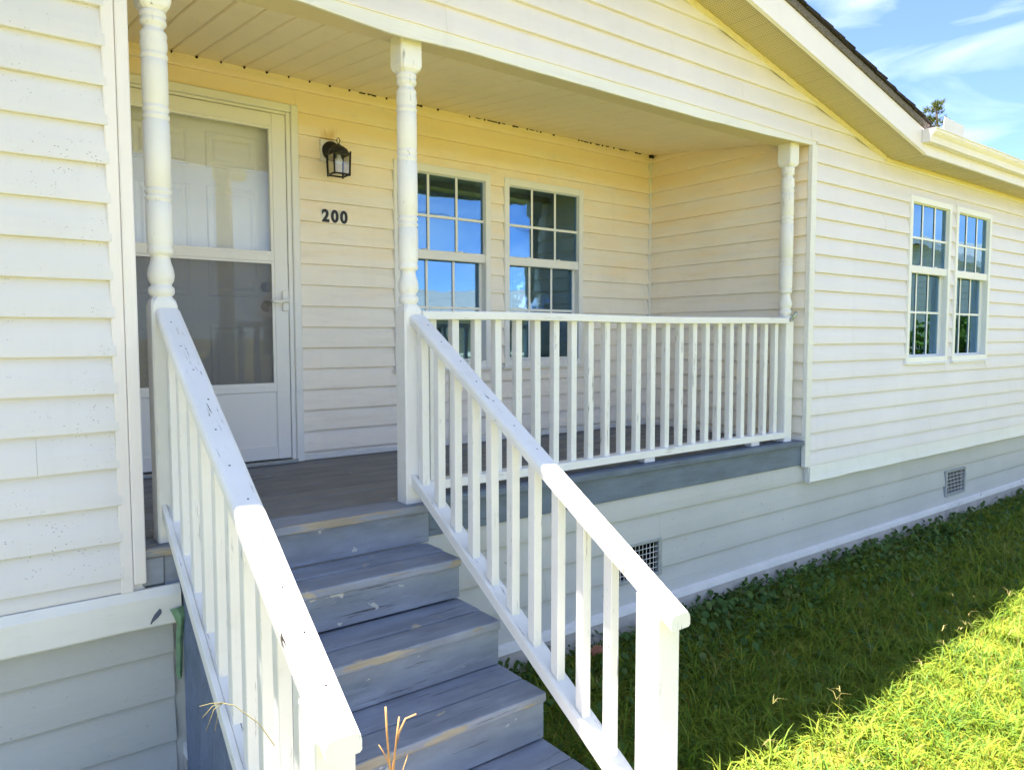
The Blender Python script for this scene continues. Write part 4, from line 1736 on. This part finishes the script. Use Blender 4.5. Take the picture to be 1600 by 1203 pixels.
# ------------------------------------------------------------------ houses across the way (seen mirrored in the panes)
def neighbour(loc, rot, wdt, dep, hgt, rise, wall_m, label, wins):
    root = thing('neighbour_house', loc, label, 'house')
    ca, sa = math.cos(rot), math.sin(rot)
    def W(p):
        return (loc[0] + p[0] * ca - p[1] * sa, loc[1] + p[0] * sa + p[1] * ca, loc[2] + p[2])
    def put(gg, name, mat, par=root):
        for v in gg.bm.verts:
            v.co = W(v.co)
        return gg.build(name, mat, par)
    gg = G()
    n = int(hgt / .18)
    prof = []
    for k in range(n):
        prof += [(k * hgt / n, .03), ((k + 1) * hgt / n, 0)]
    for s in (-1, 1):
        gg.rings([[(x, s * (dep / 2 + d_), z) for z, d_ in prof] for x in (-wdt / 2, wdt / 2)], closed=False, caps=False)
    # gable ends with lap rows up to the peak
    m = int((hgt + rise) / .18)
    for s in (-1, 1):
        for k in range(m):
            z0, z1_ = k * .18, (k + 1) * .18
            def half(z):
                return dep / 2 if z <= hgt else max(.01, dep / 2 * (1 - (z - hgt) / rise))
            gg.rings([[(s * (wdt / 2 + .03), -half(z0), z0), (s * (wdt / 2 + .0), -half(z1_), z1_)], [(s * (wdt / 2 + .03), half(z0), z0), (s * (wdt / 2), half(z1_), z1_)]], closed=False, caps=False)
    put(gg, 'wall', wall_m)
    gg = G()
    ov = .35
    for s in (-1, 1):
        y0, z0 = s * (dep / 2 + ov), hgt - ov * rise / (dep / 2)
        gg.rings([[(x, y0, z0), (x, 0, hgt + rise), (x, 0, hgt + rise + .06), (x, y0, z0 + .06)] for x in (-wdt / 2 - .3, wdt / 2 + .3)])
    rf = put(gg, 'roof', 'nb_roof')
    for s in (-1, 1):
        for e in (-1, 1):
            gg = G()
            y0, z0 = s * (dep / 2 + ov), hgt - ov * rise / (dep / 2)
            x = e * (wdt / 2 + .31)
            gg.rings([[(x, y0, z0 - .12), (x, y0, z0 + .05), (x + .02 * e, y0, z0 + .05), (x + .02 * e, y0, z0 - .12)],
                      [(x, s * .002, hgt + rise - .12), (x, s * .002, hgt + rise + .05), (x + .02 * e, s * .002, hgt + rise + .05), (x + .02 * e, s * .002, hgt + rise - .12)]])
            put(gg, 'fascia', 'trim', rf)
    for (face, u, z, ww, hh) in wins:
        gg = G()
        if face in ('f', 'b'):
            y = (-1 if face == 'f' else 1) * (dep / 2 + .05)
            gg.box(u - ww / 2 - .08, u + ww / 2 + .08, y - .03, y + .03, z - .08, z + hh + .08, .01)
        else:
            x = (-1 if face == 'l' else 1) * (wdt / 2 + .05)
            gg.box(x - .03, x + .03, u - ww / 2 - .08, u + ww / 2 + .08, z - .08, z + hh + .08, .01)
        wn = put(gg, 'window', 'trim')
        gg = G()
        if face in ('f', 'b'):
            y = (-1 if face == 'f' else 1) * (dep / 2 + .085)
            gg.box(u - ww / 2, u + ww / 2, y - .004, y + .004, z, z + hh)
        else:
            x = (-1 if face == 'l' else 1) * (wdt / 2 + .085)
            gg.box(x - .004, x + .004, u - ww / 2, u + ww / 2, z, z + hh)
        put(gg, 'pane', 'knob', wn)
    return root


neighbour((23.5, -6.3, GZ), R(6), 12, 7.5, 2.7, 1.75, 'nb_wall2', 'grey sided gabled house mirrored in the windows right of the porch', [('l', 1.6, 1.0, .8, 1.2)])
neighbour((13.5, -21.5, GZ), R(28), 16, 7, 2.5, 1.2, 'nb_wall', 'long tan sided house mirrored in the porch windows', [('b', -5, .9, .9, 1.2), ('b', -1.5, .9, .9, 1.2), ('b', 4, .9, .9, 1.2)])
broadleaf((13.5, -4.1, GZ), 2.3, 1.5, 'low dark shrub mirrored in the lower panes right of the porch', 2400, .09, .7, .0)
broadleaf((31, -30, GZ), 6.0, 3.0, 'rounded tree beyond the tan house mirrored in the porch windows', 2200, .2)

# utility pole and wires
up_ = thing('utility_pole', (3.2, -21, GZ), 'wooden utility pole with cross-arms mirrored in the storm door glass', 'pole')
g = G()
g.tube([(3.2, -21, GZ), (3.25, -21, 4), (3.2, -21, 9.2)], .15, 10, .7)
g.build('mast', 'pole', up_)
for z, L in ((8.6, 1.3), (7.7, .9)):
    g = G()
    g.box(3.2 - L, 3.2 + L, -21.08, -20.94, z - .06, z + .06, .01)
    g.build('cross_arm', 'pole', up_)
g = G()
g.lathe([(0, 0), (.26, 0), (.26, .8), (.12, .9), (0, .9)], (3.55, -20.7, 6.2), n=14)
g.build('transformer', 'galv', up_)
for k, (xo, z) in enumerate(((-1.2, 8.75), (1.2, 8.75), (0, 7.8), (-.6, 6.6))):
    pts_ = [(3.2 + xo + 0.12 * s * 26, -21 - .12 * s * 10 + 0, z - 1.0 * (1 - s * s * 1.0) + .9) for s in np.linspace(-1, 1, 25)]
    pts_ = [(3.2 + xo + 30 * s, -21 + 3 * s * (k % 2), z - 1.1 * (abs(s) - s * s) * 4) for s in np.linspace(-1, 1, 25)]
    g = G()
    g.tube(pts_, .016, 5)
    g.build('wire', 'black', up_)
